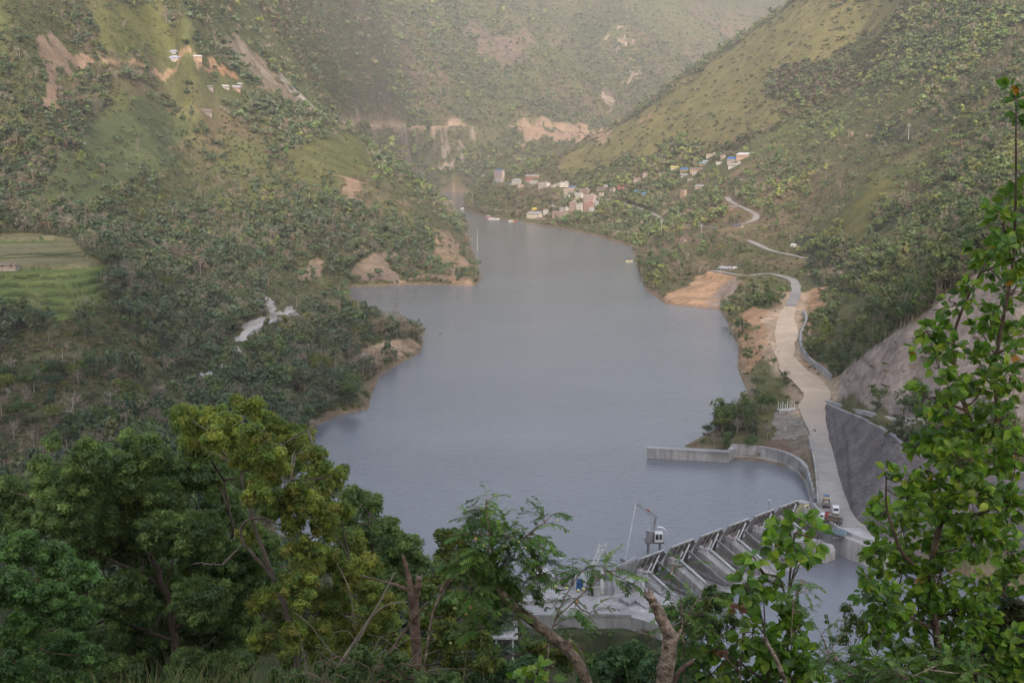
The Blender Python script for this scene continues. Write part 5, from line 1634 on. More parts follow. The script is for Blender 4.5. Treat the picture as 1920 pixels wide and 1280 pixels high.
# building site by the road
def site():
    p = atz(1478, 776, 5.2)
    P = cast([(1478, 772)], True)[0]
    t = thing('unfinished_frame', 'cluster of pale bare posts on a rubble slab beside the road', 'building frame', P)
    b = MB(); b.box((0, 0, .25), (7.5, 5, .9)); b.build('slab', M_CONL, t)
    for k in range(9):
        h = 2.2 + rnd.random() * 1.2; x = -3.3 + (k % 5) * 1.65; y = -2 if k < 5 else 1.8
        b = MB(); b.box((x, y, .7 + h / 2), (.22, .22, h)); b.build('post', M_WHITE, t)
    b = MB(); b.box((-1.0, -.5, .95), (3.5, 1.2, .35), rz=.2); b.box((1.6, .8, 1.0), (2.2, .9, .4), rz=-.3); b.build('stacked_boards', M_WHITE, t)
    G = cast([(1470 + rnd.uniform(-14, 25), 800 + rnd.uniform(-14, 24)) for _ in range(16)], True)
    for k, g in enumerate(G):
        b = MB(); s = rnd.uniform(.5, 1.5)
        b.box((0, 0, s * .15), (s * 1.8, s, s * .4), rz=rnd.random() * 3)
        o = b.build('rubble_block', M_CONL); o.location = tuple(g); o.rotation_euler = (rnd.uniform(-.2, .2), rnd.uniform(-.2, .2), 0)
        tag(o, 'broken concrete block scattered on the bare ground between the posts and the quay', 'rubble', 'broken concrete blocks by the quay')
site()
# ------------------------------------------------------------------ village
WC = {'pink': (0.48, 0.39, 0.36), 'white': (0.60, 0.585, 0.57), 'brick': (0.36, 0.27, 0.235), 'cream': (0.52, 0.47, 0.39), 'grey': (0.45, 0.43, 0.42), 'orange': (0.44, 0.31, 0.23), 'yellow': (0.66, 0.52, 0.14), 'mud': (0.40, 0.27, 0.19), 'stone': (0.34, 0.30, 0.27)}
RC = {'grey': (0.36, 0.37, 0.39), 'blue': (0.07, 0.17, 0.42), 'red': (0.42, 0.10, 0.09), 'white': (0.62, 0.62, 0.64), 'teal': (0.18, 0.34, 0.38), 'brown': (0.22, 0.17, 0.14), 'flat': (0.42, 0.39, 0.37), 'yellow': (0.55, 0.45, 0.12), 'paleblue': (0.42, 0.46, 0.66), 'sky': (0.10, 0.34, 0.60), 'dark': (0.12, 0.12, 0.13)}
HMN = {'grey': 'grey', 'blue': 'blue'}
M_WC = {k: mat_plain('wall_' + k, v, .85, .18, .8) for k, v in WC.items()}
M_RC = {k: mat_plain('roof_' + k, v, .6, .2, .8) for k, v in RC.items()}
_wb = MB(); _wb.box((0, 0, 0), (1, .08, 1)); _win = _wb.build('window', M_GLASS); WIN_ME = _win.data; bpy.data.objects.remove(_win)
def h_steep(px, py): return px < 600 and py < 300
def house(px, py, wpx, hpx, wc, rc, form, lab, name):
    g = cast([(px, py)], True)[0]
    Y = g[1]; sx = Y / F * 1.05
    W = wpx * sx; H = hpx * sx; Dp = min(max(4.0, W * .4), 6.5)
    rh = 0.25 if form == 'flat' else min(H * .4, 2.4)
    if form == 'tunnel': rh = H * .7
    wh = H - (rh if form != 'flat' else 0)
    if form == 'tunnel': Dp = 2.6
    e_ = 7.0; q = height(np.array([g[0] + e_, g[0] - e_, g[0], g[0]]), np.array([g[1], g[1], g[1] + e_, g[1] - e_]))
    gx, gy = (q[0] - q[1]), (q[2] - q[3])
    hill = -float(np.clip(math.atan2(-gx, max(gy, 1.0)), -.8, .8))
    t = thing(name, lab, {'house': 'house', 'shed': 'shed', 'hut': 'hut'}.get(name, name), (g[0], g[1] - Dp * (.35 if h_steep(px, py) else .2), g[2]), -hill + rnd.uniform(-.22, .22), 'small pale houses of the village' if lab.startswith('small pale house packed') else None)
    b = MB(); b.box((0, Dp / 2, (wh - 3.5) / 2), (W, Dp, wh + 3.5))
    nst = max(1, int(round(wh / 3.0)))
    b.build('wall', M_WC[wc], t)
    if form == 'flat':
        b = MB()
        b.box((0, Dp / 2, wh + .12), (W + .6, Dp + .6, .25))
        if nst > 1:
            for k in range(1, nst): b.box((0, -.45, wh * k / nst), (W + .3, 1.0, .18))
        if W > 9: b.box((W * .22, Dp * .6, wh + 1.1), (2.6, 2.4, 1.8))
        b.build('roof', M_RC[rc] if rc in ('red', 'blue') and nst > 0 else M_RC['flat'], t)
        if rc == 'blue':
            b = MB(); b.box((-W * .1, Dp * .4, wh + 1.4), (W * .5, 3.0, 2.0)); b.build('roof_tank', M_RC['blue'], t)
    elif form in ('shed', 'tunnel'):
        b = MB(); b.poly([(-W / 2 - .4, -.8, wh), (W / 2 + .4, -.8, wh), (W / 2 + .4, Dp + .4, wh + rh), (-W / 2 - .4, Dp + .4, wh + rh), (-W / 2 - .4, -.8, wh - .12), (W / 2 + .4, -.8, wh - .12), (W / 2 + .4, Dp + .4, wh + rh - .12), (-W / 2 - .4, Dp + .4, wh + rh - .12)],
                         [(0, 1, 2, 3), (7, 6, 5, 4), (0, 4, 5, 1), (1, 5, 6, 2), (2, 6, 7, 3), (3, 7, 4, 0)]); b.build('roof', M_RC[rc], t)
    else:
        ins = W * .2 if form == 'hip' else 0
        b = MB(); b.poly([(-W / 2 - .5, -.6, wh - .1), (W / 2 + .5, -.6, wh - .1), (W / 2 + .5, Dp + .6, wh - .1), (-W / 2 - .5, Dp + .6, wh - .1), (-W / 2 - .5 + ins, Dp / 2, wh + rh), (W / 2 + .5 - ins, Dp / 2, wh + rh)],
                         [(0, 1, 5, 4), (2, 3, 4, 5), (1, 2, 5), (3, 0, 4), (3, 2, 1, 0)]); b.build('roof', M_RC[rc], t)
    nw = max(1, min(6, int(W / 2.6)))
    for s in range(nst):
        for k in range(nw):
            if s == 0 and k == nw // 2:
                b = MB(); b.box((-W / 2 + W * (k + .5) / nw, -.03, 1.0), (1.0, .08, 2.0)); b.build('door', M_RUST, t); continue
            o = bpy.data.objects.new('window', WIN_ME); COL.objects.link(o); o.parent = t
            o.location = (-W / 2 + W * (k + .5) / nw, -.03, wh * (s + .55) / nst); o.scale = (1.1, 1, min(1.2, wh / nst * .4))
for h in HS_: house(*h)

# boats on the village shore
def boat(px, py, L, hull, can, lab, rz):
    p = atz(px, py, 0); t = thing('boat', lab, 'boat', p, rz)
    n = 9; V = []; 
    for k in range(n):
        s = k / (n - 1) * 2 - 1; wd = .95 * (1 - abs(s) ** 2.4) + .04; z = .15 + .55 * s * s
        V += [(s * L / 2, -wd, z + .45), (s * L / 2 * .96, -wd * .6, -.2), (s * L / 2 * .96, wd * .6, -.2), (s * L / 2, wd, z + .45)]
    Fs = [(k * 4 + q, k * 4 + q + 1, k * 4 + q + 5, k * 4 + q + 4) for k in range(n - 1) for q in range(3)] + [(k * 4 + 3, k * 4, k * 4 + 4, k * 4 + 7) for k in range(n - 1)]
    b = MB(); b.poly(V, Fs); b.build('hull', hull, t)
    b = MB(); prof = [(-1.0, 1.7), (-.6, 2.15), (0, 2.3), (.6, 2.15), (1.0, 1.7), (.9, 1.65), (0, 2.2), (-.9, 1.65)]
    b.prism(prof, -L * .28, L * .25, (0, 0, 0), (0, 1, 0), (1, 0, 0), (0, 0, 1)); b.build('canopy', can, t)
    for sx in (-L * .26, L * .23):
        for sy in (-.85, .85):
            b = MB(); b.tube([(sx, sy, .5), (sx, sy, 1.75)], .05, 4); b.build('post', M_STEEL, t)
for q in [(916,407,9,M_RED,M_WHITE,'red boat with white awning, first from the left at the village shore',.1),(921,411,8,M_WHITE,M_WHITE,'small white boat moored in front of the red boat',.0),
          (930,411,10,M_WHITE,M_BLUEG,'long white boat with a blue-grey awning at the village shore',.05),(941,410,11,M_RED,M_RED,'long dark red boat beside the white one',-.05),(950,410,8,M_RUST,M_WHITE,'brown boat drawn up to the village bank',.2),
          (959,415,8,M_WHITE,M_YEL,'white boat with a yellow awning in the middle of the moorings',.0),(968,416,8,M_RED,M_RED,'bright red boat right of the yellow-awning boat',.15),(979,417,9,M_BLUE,M_BLUE,'deep blue boat near the right end of the moorings',.0),
          (988,416,7,M_RED,M_WHITE,'small boat with red hull, last on the right of the moorings',-.2),(868,392,9,M_WHITE,M_WHITE,'white boat alone at the tip of the village spur',.1),(1180,490,7,M_YEL,M_RUST,'yellowish boat alone by the wooded right shore',.4)]:
    boat(*q)
# village landing
wall_along('landing_wall', 'low brown stone landing running along the village shore', resample([atz(a, b, 0) for a, b in [(985,414),(1010,419),(1050,426)]], 12), 3, 1.3, mat_conc('brown_stone', (.26, .2, .16), (.42, .33, .27)), 1.0, cat='landing')
# poles
def pole(px, py, top, lab, arms=2):
    g = cast([(px, py)], True)[0]
    h = (py - top) * g[1] / F
    t = thing('utility_pole', lab, 'utility pole', g, rnd.uniform(-.3, .3))
    b = MB(); b.tube([(0, 0, -1), (0, 0, h)], [.3, .2], 6); b.build('pole', M_CONL, t)
    for k in range(arms):
        b = MB(); b.box((0, 0, h - .5 - k * 1.2), (3.2, .18, .18)); b.build('crossarm', M_STEELL, t)
        for s in (-1.4, 0, 1.4):
            b = MB(); b.tube([(s, 0, h - .4 - k * 1.2), (s, 0, h - .05 - k * 1.2)], .08, 5); b.build('insulator', M_WHITE, t)
for q in [(1240,443,412,'pale pole beside the village road below the hamlet'),(1315,444,420,'thin pole below the retaining edge of the middle road'),(1037,396,379,'pole rising between the shore houses'),(1123,393,371,'pole right of the dense village block'),
          (1703,262,232,'high pole on the upper right slope',3),(1699,468,432,'pole in the woods on the right slope',3),(1694,520,490,'pole in the woods just below another pole on the right slope',3),
          (1692,838,782,'dark pole on the grassy bench above the tall wall, left one',2),(1705,836,778,'dark pole on the grassy bench above the tall wall, middle one',2),(1730,832,772,'dark pole on the grassy bench above the tall wall, right one',2),(895,470,430,'bare pale pole on the tip of the wooded left spur',0) ]:
    pole(*q)
# ------------------------------------------------------------------ plants near the camera
M_BIGLEAF = mat_tint('broad_leaves', 0.42, 0.38, 0.18, 6.0, 0.4)
M_SMALLLEAF = mat_tint('small_leaves', 0.5, 0.38, 0.22, 2.0, 0.3)
M_BK1 = mat_plain('smooth_tan_bark', (0.40, 0.30, 0.235), .85, .45, 14, 0, .15, .9)
M_BK2 = mat_plain('dark_branch_bark', (0.13, 0.095, 0.075), .85, .3, 8, 0, .2, .5)
M_BK3 = mat_plain('reddish_bark', (0.20, 0.135, 0.10), .85, .35, 9, 0, .2, .6)
M_TWIG = mat_plain('dry_twig', (0.26, 0.215, 0.175), .9, .2, 5)
def bow(D):      # metres per picture pixel at distance D
    return D / F
def px3(px, py, D): return at(px, py, D)
def gz(x, y): return float(near_hill(np.array(x), np.array(y)))
def leaf_mesh(C, A, N, L, Wd):
    """folded ovate leaves: 6 vertices, two quads each"""
    A = A / (np.linalg.norm(A, axis=1)[:, None] + 1e-9)
    N = N - A * (N * A).sum(1)[:, None]; N /= np.linalg.norm(N, axis=1)[:, None] + 1e-9
    S = np.cross(A, N); L = L[:, None]; Wd = Wd[:, None]
    v = [C, C + A * .32 * L - S * .5 * Wd + N * .14 * Wd, C + A * .70 * L - S * .42 * Wd + N * .10 * Wd, C + A * L - N * .16 * L, C + A * .70 * L + S * .42 * Wd + N * .10 * Wd, C + A * .32 * L + S * .5 * Wd + N * .14 * Wd]
    V = np.stack(v, 1).reshape(-1, 3)
    b = np.arange(len(C)) * 6
    Q = np.concatenate([np.stack([b, b + 5, b + 4, b + 3], 1), np.stack([b, b + 3, b + 2, b + 1], 1)])
    return V, Q
def unit(a): return a / (np.linalg.norm(a, axis=1)[:, None] + 1e-9)

def broad_plant(name, label, cat, clumps, D, Lm, dens, pal, trunk, seed, bark, group=None, limbs=True, foot=None):
    """clumps (px,py,r) around distance D; trunk: polylines [(px,py,r_px)...]"""
    r = np.random.default_rng(seed); k = bow(D)
    base = px3(trunk[0][0][0], trunk[0][0][1], D) if foot is None else foot
    base = np.array((base[0], base[1], gz(base[0], base[1])))
    t = thing(name, label, cat, base, 0, group)
    Cs = []; As = []; Ns = []; Ts = []; b = MB(base); twigs = b
    tl = []
    for ln in trunk:
        P = [px3(a, c, D + (q[3] if len(q) > 3 else 0)) for q in ln for a, c in [q[:2]]]
        rad = [q[2] * k for q in ln]
        if ln is trunk[0]:
            P = [np.array((P[0][0], P[0][1], base[2] - .3))] + P; rad = [rad[0] * 1.15] + rad
        Pn = smooth_line(resample(P, max(6, len(P) * 3)), 1); rn = np.interp(np.linspace(0, 1, len(Pn)), np.linspace(0, 1, len(rad)), rad)
        b.tube(list(Pn), list(rn), 9); tl += list(Pn)
    tl = np.array(tl)
    for (cx, cy, rp) in clumps:
        rp = rp * .94
        Dc = D + r.uniform(-.5, .5) * min(2.2, D * .12)
        c = px3(cx, cy, Dc); R_ = rp * bow(Dc)
        n = max(6, int(dens * (rp / 30.0) ** 1.7 * 62 * (.72 if cy < 820 else 1.0)))
        # rosettes of leaves at twig ends
        ns = max(2, n // 6)
        d = unit(r.normal(size=(ns, 3)) * (1, .8, 1)); sc_ = c + d * R_ * (0.35 + .6 * r.random((ns, 1)))
        j = int(np.argmin(np.linalg.norm(tl - c - np.array((0, 0, -R_)), axis=1)))
        if limbs:
            mid = (tl[j] + c) / 2 + np.array((0, 0, -.15 * R_)) + r.normal(size=3) * .1 * R_
            twigs.tube([tl[j], mid, c], [max(.012, .004 + .0020 * rp * k * 20), .010, .006], 5)
            for q in range(ns): twigs.tube([c, (c + sc_[q]) / 2 + r.normal(size=3) * .04 * R_, sc_[q]], [.006, .005, .003], 4)
        for q in range(ns):
            m = 6 + int(r.integers(0, 3))
            a = r.normal(size=(m, 3)) * (1, .9, .6) + d[q] * .7 + np.array((0, -.15, -.15)); a = unit(a)
            nn = unit(np.array((0, -.45, .8)) + .55 * r.normal(size=(m, 3)))
            Cs.append(sc_[q] + a * Lm * .25); As.append(a); Ns.append(nn)
            h = r.random(m)
            tt = pal[r.integers(0, len(pal), m)] * (0.75 + .5 * r.random((m, 1)))
            top = np.clip((sc_[q][2] - c[2]) / R_, -1, 1)
            tt = np.where((r.random(m) < .003)[:, None], np.array((.5, .22, .03)), tt)
            Ts.append(tt)
    C = np.vstack(Cs); A = np.vstack(As); N = np.vstack(Ns); T = np.vstack(Ts)
    L = Lm * (0.6 + .6 * r.random(len(C)))
    V, Q = leaf_mesh(C - base, A, N, L, L * (.58 + .12 * r.random(len(C))))
    mesh_np('crown', V, Q, M_BIGLEAF, t, tint=np.clip(T, 0, 1).repeat(6, 0), smooth=False)
    b.build('trunk', bark, t, True)
    return t

def small_tree(name, label, cat, clumps, D, Ls, per, pal, trunk, seed, bark, group=None, spread=3.0, foot=None, fill=.35, dark=None):
    """tree of many small leaves; crown made of bunches on lumps"""
    r = np.random.default_rng(seed); k = bow(D)
    f0 = px3(trunk[0][0][0], trunk[0][0][1], D) if foot is None else foot
    base = np.array((f0[0], f0[1], gz(f0[0], f0[1])))
    t = thing(name, label, cat, base, 0, group)
    b = MB(base); tl = []
    for ln in trunk:
        P = [px3(q[0], q[1], D + (q[3] if len(q) > 3 else 0)) for q in ln]; rad = [q[2] * k for q in ln]
        if ln is trunk[0]: P = [np.array((P[0][0], P[0][1], base[2] - .5))] + P; rad = [rad[0] * 1.2] + rad
        Pn = smooth_line(resample(P, max(6, len(P) * 4)), 1); rn = np.interp(np.linspace(0, 1, len(Pn)), np.linspace(0, 1, len(rad)), rad) * .55
        Pn[1:-1] += r.normal(size=Pn[1:-1].shape) * rad[-1] * .5
        b.tube(list(Pn), list(rn), 7); tl += list(Pn)
    tl = np.array(tl); CC = []; NN = []; TT = []
    for (cx, cy, rp) in clumps:
        Dc = D + r.uniform(-1, 1) * spread; kc = bow(Dc)
        c = px3(cx, cy, Dc); R_ = rp * kc
        nb = max(5, int(rp * rp / 85.0))
        d = unit(r.normal(size=(nb, 3)) + np.array((0, -.25, .25)))
        bc = c + d * R_ * (.45 + .55 * r.random((nb, 1))) * np.array((1, 1, .85))
        br = (10 + 8 * r.random(nb)) * kc
        n = int(nb * per)
        q = r.integers(0, nb, n)
        e = unit(r.normal(size=(n, 3)) + np.array((0, -.1, .35)))
        P = bc[q] + e * (br[q] * (.35 + .65 * r.random(n)))[:, None] * np.array((1, 1, .75))
        nn = e + .5 * r.normal(size=(n, 3)) + np.array((0, 0, .4))
        bt = pal[r.integers(0, len(pal), nb)] * (.8 + .4 * r.random((nb, 1)))
        CC.append(P); NN.append(nn); TT.append(bt[q] * (.75 + .5 * r.random((n, 1))))
        nf = int(n * fill); e2 = unit(r.normal(size=(nf, 3)))
        CC.append(c + e2 * R_ * (r.random((nf, 1)) ** .5) * .85); NN.append(r.normal(size=(nf, 3)) + (0, 0, .5)); TT.append(pal[r.integers(0, len(pal), nf)] * .8)  # inner leaves coloured darker in place of the shade inside the crown
        j = int(np.argmin(np.linalg.norm((tl - c) * (1, 1, 1) + np.array((0, 0, R_)), axis=1)))
        mid = (tl[j] + c) / 2 + r.normal(size=3) * .15 * R_
        b.tube([tl[j], mid, c], [.0011 * D, .0008 * D, .0004 * D], 5)
        for _ in range(4):
            e3 = c + unit(r.normal(size=(1, 3)))[0] * R_ * .8
            b.tube([c, (c + e3) / 2 + r.normal(size=3) * .08 * R_, e3], [.0004 * D, .0003 * D, .00015 * D], 4)
    C = np.vstack(CC); N = np.vstack(NN); T = np.vstack(TT)
    V = cards(C - base, N, Ls * (.6 + .7 * r.random(len(C))), r, .5)
    mesh_np('crown', V, quads(len(C)), M_SMALLLEAF, t, tint=np.clip(T, 0, 1).repeat(4, 0))
    b.build('trunk', bark, t, True)
    return t

M_OB = mat_plain('olive_tree_bark', (0.20, 0.16, 0.13), .9, .25, 4)
DKP = np.array([(.075, .110, .042), (.090, .130, .046), (.060, .092, .042), (.105, .145, .050)])
YGP = np.array([(.14, .17, .034), (.11, .145, .032), (.17, .185, .036), (.09, .13, .032), (.16, .155, .035)])
BGP = np.array([(.045, .085, .025), (.058, .10, .028), (.04, .07, .025)])
BROADP = np.array([(.075, .155, .022), (.10, .185, .028), (.045, .10, .02), (.14, .21, .03), (.055, .12, .028), (.04, .085, .02), (.09, .15, .03)])
BROADY = np.array([(.13, .22, .03), (.17, .24, .03), (.10, .18, .025)])
DKP = DKP * np.array((2.1, 2.1, 1.85)); YGP = YGP * 1.8; BGP = BGP * 2.6; BROADP = BROADP * np.array((2.0, 1.8, 1.5)); BROADY = BROADY * 1.3
# big trees on the left
small_tree('tree', 'big dark green tree filling the lower left of the view', 'tree',
 [(165,850,38),(100,900,45),(200,870,40),(60,960,60),(150,940,65),(235,900,55),(300,940,60),(350,790,40),(370,830,45),(280,850,45),(400,880,55),(330,890,55),(180,1020,60),(260,1010,70),(340,1000,60),(420,960,55),(400,1050,65),(480,1030,55),(300,1100,60),(230,1120,65),
  (380,1130,65),(450,1110,60),(440,1170,50),(250,1200,60),(330,1190,60),(10,920,40),(20,1000,60),(480,890,40),(455,1210,45),(210,1270,60),(130,1180,55),(180,1220,60),(60,1240,60),(290,1260,60),(360,1260,60),(430,1260,55),(400,1200,60),(120,960,60),(270,870,45),(310,1000,55),(160,900,50),(380,1000,55),(220,960,55),(500,1080,40),(100,830,18),(75,868,22),(245,830,24),(125,1080,60)],
 50, .082, 165, DKP, [[(330,1300,16),(330,1200,15),(310,1100,12),(250,960,8),(200,880,4)],[(330,1180,10),(400,1080,9),(440,1000,6),(420,900,3)],[(310,1100,8),(150,1020,6),(90,950,3)],[(330,1200,8),(230,1170,6),(180,1120,4)]], 31, M_BK2, spread=4, fill=.6)
small_tree('tree', 'tall olive-yellow tree with pale boughs rising above the dark ones', 'tree',
 [(340,775,26),(365,800,30),(450,755,22),(480,770,30),(505,790,26),(430,800,34),(400,830,30),(520,820,36),(570,820,26),(460,850,40),(540,870,42),(590,860,32),(500,900,40),(570,930,42),(620,920,30),(610,980,38),(550,985,30),(650,1020,36),(600,1050,40),(660,1080,40),(560,1100,44),(620,1130,48),
  (690,1110,36),(700,1060,26),(530,1150,40),(590,1190,44),(660,1190,44),(720,1170,34),(500,1200,36),(545,1235,30),(630,1240,36),(700,1235,30),(470,1005,25),(640,890,20),(490,1130,30),(400,780,26),(430,840,30),(360,830,24),(470,820,30),(510,860,34),(480,930,32),(520,950,34),(560,830,24),(600,900,32),(600,960,34),(570,1030,36),(640,960,26),(640,1060,38),(580,1070,36),(700,1150,36),(640,1150,44),(550,1190,36),(740,1130,24),(750,1210,30),(610,1230,36)],
 43, .066, 170, YGP, [[(560,1300,15),(555,1200,13),(520,1100,11),(480,1000,8),(450,880,5),(470,800,3)],[(520,1090,8),(450,1010,7),(455,975,6),(480,972,5),(520,965,5),(540,930,4),(545,900,2)],[(480,972,4),(535,985,3)],[(555,1200,8),(620,1120,6),(660,1060,4)],[(480,900,4),(530,830,3),(590,800,2)],[(415,1060,3),(370,1054,3),(360,1058,2)],[(600,1080,3),(560,1065,3),(525,1060,3)]], 32, M_OB, spread=3.5, fill=.3)
small_tree('tree', 'dense deep green rounded tree between the olive tree and the open water', 'tree',
 [(660,930,28),(690,950,36),(650,980,30),(700,1000,40),(730,985,24),(745,1020,34),(770,1030,28),(760,1060,36),(790,1060,22),(720,1060,40),(680,1040,34),(785,1095,22),(740,1100,34)],
 62, .10, 140, DKP * .95, [[(700,1300,9),(705,1150,8),(700,1050,6),(690,960,3)],[(705,1120,5),(750,1050,3)]], 33, M_BK2, spread=3, fill=.6)
small_tree('tree', 'brighter green leafy tree in the bottom left corner', 'tree',
 [(40,1030,45),(100,1050,45),(150,1080,36),(20,1100,50),(90,1130,55),(150,1150,42),(40,1190,50),(120,1220,50),(170,1230,30),(20,1260,45),(90,1280,40),(150,1290,40)],
 30, .058, 150, BGP, [[(30,1300,9),(28,1240,8),(25,1200,6),(60,1120,4)],[(28,1225,5),(42,1200,4)]], 34, M_BK3, spread=2, fill=.5)
small_tree('shrub', 'thin yellow-green shrub in front of the water left of the feathery tree', 'shrub',
 [(835,1010,26),(860,1020,26),(840,1050,30),(830,1090,28),(870,1080,26),(850,1130,32),(820,1150,28),(880,1150,30),(840,1190,34),(890,1200,30),(860,1240,34),(920,1240,34),(1030,1205,24),(1075,1225,24),(1105,1240,22),(1060,1230,34),(1110,1260,30),(1000,1215,24),(800,1110,24),(790,1160,28),(810,1210,30),(780,1250,34),(830,1280,30),(745,1200,26),(720,1250,30)],
 18, .042, 62, np.array([(.12, .15, .035), (.09, .13, .03), (.15, .15, .03), (.07, .11, .03)]) * 1.4, [[(860,1300,6),(855,1200,5),(845,1100,3),(850,1020,2)],[(860,1260,4),(960,1230,3),(1080,1200,2)]], 35, M_BK2, spread=1.2, fill=.3)
small_tree('shrub', 'soft blue-green shrub between the two cut trunks', 'shrub',
 [(1150,1240,34),(1190,1230,34),(1230,1250,30),(1120,1270,34),(1170,1275,36),(1215,1285,34),(990,1250,30),(950,1270,34),(900,1280,34),(1280,1255,36),(1310,1230,34),(1300,1280,34),(1010,1285,34)],
 17, .040, 62, np.array([(.05, .095, .04), (.065, .11, .045), (.04, .08, .035)]) * 1.7, [[(1160,1300,4),(1160,1250,3),(1180,1225,2)],[(1160,1290,3),(950,1280,3),(910,1270,2)],[(1160,1290,3),(1290,1270,2)]], 36, M_BK2, spread=1.2, fill=.4)
small_tree('shrub', 'dark fine-leaved bush filling the bottom right corner', 'shrub',
 [(1900,1150,40),(1860,1180,40),(1900,1220,45),(1850,1250,45),(1800,1270,40),(1910,1280,45),(1830,1210,35),(1750,1260,40),(1870,1110,30)],
 15, .034, 75, np.array([(.045, .08, .03), (.035, .065, .03), (.08, .08, .03)]), [[(1870,1300,8),(1875,1180,6),(1890,1050,4),(1880,960,3)]], 37, M_BK2, spread=1, fill=.6)
small_tree('shrub', 'bush of small dark leaves behind the leaning cut trunk', 'shrub',
 [(1330,1110,14),(1300,1140,30),(1340,1130,30),(1290,1180,30),(1330,1180,32),(1370,1170,24),(1260,1150,16)],
 16, .036, 60, np.array([(.06, .09, .03), (.045, .075, .028), (.09, .11, .03)]) * 1.5, [[(1330,1300,5),(1325,1200,4),(1330,1120,2)]], 38, M_BK2, spread=.8, fill=.2)
small_tree('shrub', 'slim shrub with round yellow-green leaf tufts beside the downstream water', 'shrub',
 [(1583,1142,9),(1600,1158,9),(1590,1180,10),(1612,1168,8),(1580,1200,11),(1618,1190,10),(1600,1225,14),(1570,1240,14),(1630,1150,8)],
 14, .022, 40, np.array([(.12, .16, .035), (.09, .13, .03)]), [[(1600,1300,3),(1595,1230,2.4),(1585,1170,1.6),(1583,1145,1)],[(1597,1240,2),(1615,1190,1.3),(1628,1152,.8)]], 39, M_BK2, spread=.4, fill=.1)

small_tree('shrub', 'low leafy green weeds around the foot of the forked stump', 'shrub',
 [(610,1255,26),(650,1270,28),(690,1250,26),(730,1270,28),(770,1262,24),(800,1280,26),(560,1275,24),(520,1268,22),(840,1275,24),(600,1290,28),(670,1225,18),(740,1235,18)],
 10.2, .024, 60, np.array([(.10, .17, .05), (.13, .19, .06), (.08, .13, .045)]), [[(690,1310,3),(690,1280,2.5),(660,1260,2)],[(690,1290,2),(760,1268,1.5)],[(690,1295,2),(590,1275,1.5)]], 71, M_BK2, spread=.7, fill=.3)
# broad-leaved tree on the right
RT = [(1903,178,20),(1905,205,18),(1917,325,14),(1880,420,34),(1840,462,28),(1905,440,28),(1895,485,34),(1850,500,32),(1812,548,26),(1792,568,20),(1900,545,32),(1872,592,28),(1900,380,22),(1868,395,18),
 (1762,622,28),(1735,622,24),(1790,645,22),(1842,625,28),(1900,625,34),(1870,662,32),(1838,682,24),(1760,690,22),(1735,742,22),(1790,730,28),(1842,732,34),(1895,712,34),(1780,765,26),(1735,765,14),(1725,655,14),
 (1820,800,40),(1775,792,30),(1880,790,40),(1762,842,34),(1725,832,18),(1800,862,40),(1860,862,44),(1910,852,30),(1742,882,28),(1702,902,20),(1660,888,14),(1700,935,28),(1660,945,22),(1752,935,44),(1822,935,48),(1882,942,44),
 (1645,972,18),(1692,992,38),(1762,1005,48),(1832,1012,48),(1892,1032,38),(1642,1032,26),(1630,1082,22),(1692,1072,48),(1762,1082,48),(1662,1132,38),(1722,1152,48),(1792,1152,46),(1622,1112,18),(1850,1102,36),(1642,1182,28),(1702,1212,44),(1782,1215,40),
 (1690,1260,40),(1640,1235,28),(1750,1275,40),(1800,1270,40),(1860,1250,38),(1905,1210,34),(1900,1270,36),(1840,1160,36),(1905,1085,30),(1600,1270,26)]
broad_plant('tree', 'broad-leaved fresh green tree standing tall at the right edge', 'tree', RT, 14.0, .142, 1.15, BROADP,
 [[(1770,1300,9),(1755,1180,8),(1742,1080,8),(1760,980,7),(1800,890,6),(1835,840,5)],[(1835,840,5),(1812,770,4.5),(1790,700,4),(1785,630,3),(1812,560,2.5),(1850,490,2)],[(1835,840,5),(1875,800,4.5),(1862,700,4),(1880,600,3),(1900,500,3),(1905,380,2),(1905,200,1.4)],[(1742,1080,5),(1690,1040,4),(1660,950,2.5),(1662,895,1.5)],[(1785,640,2),(1740,625,1.4)],[(1812,770,3),(1750,745,2)],[(1760,980,5),(1850,960,4),(1890,930,3)],[(1755,1180,4),(1690,1150,3),(1640,1110,2)]], 51, M_BK2)
broad_plant('sapling', 'broad-leaved sapling whose round top stands against the gates', 'sapling',
 [(1512,985,22),(1482,1000,26),(1455,1022,20),(1502,1028,22),(1532,1008,13),(1472,1052,22),(1420,1062,16),(1412,1042,10),(1440,1088,18),(1500,1055,14),(1452,990,14)], 13.0, .15, .85, BROADP * 1.1,
 [[(1478,1300,4),(1476,1200,3.6),(1478,1120,3.2),(1482,1060,2.6),(1490,1000,1.8)],[(1476,1130,2.4),(1462,1080,2),(1432,1075,1.4)],[(1479,1118,2.2),(1487,1075,1.8),(1500,1040,1.2)]], 52, M_BK2)
broad_plant('bush', 'broad-leaved green bush below the sapling beside the splintered stake', 'bush',
 [(1400,1100,26),(1432,1122,30),(1390,1135,22),(1462,1150,32),(1500,1175,28),(1412,1185,32),(1350,1210,26),(1452,1222,40),(1382,1255,40),(1505,1235,34),(1335,1262,28),(1440,1270,40),(1480,1265,36),(1520,1270,26)], 12.5, .14, .85, BROADP * .9,
 [[(1440,1300,5),(1440,1230,4),(1430,1150,3),(1410,1110,2)],[(1440,1260,3),(1480,1190,2.5),(1500,1170,1.5)],[(1440,1280,3),(1370,1230,2)]], 53, M_BK2)
broad_plant('bush', 'small cluster of large bright leaves at the bottom edge', 'bush', [(1010,1255,20),(985,1270,18),(1035,1270,16)], 10.0, .12, .6, BROADY, [[(1010,1310,3),(1008,1280,2),(1005,1260,1.5)]], 54, M_BK2)
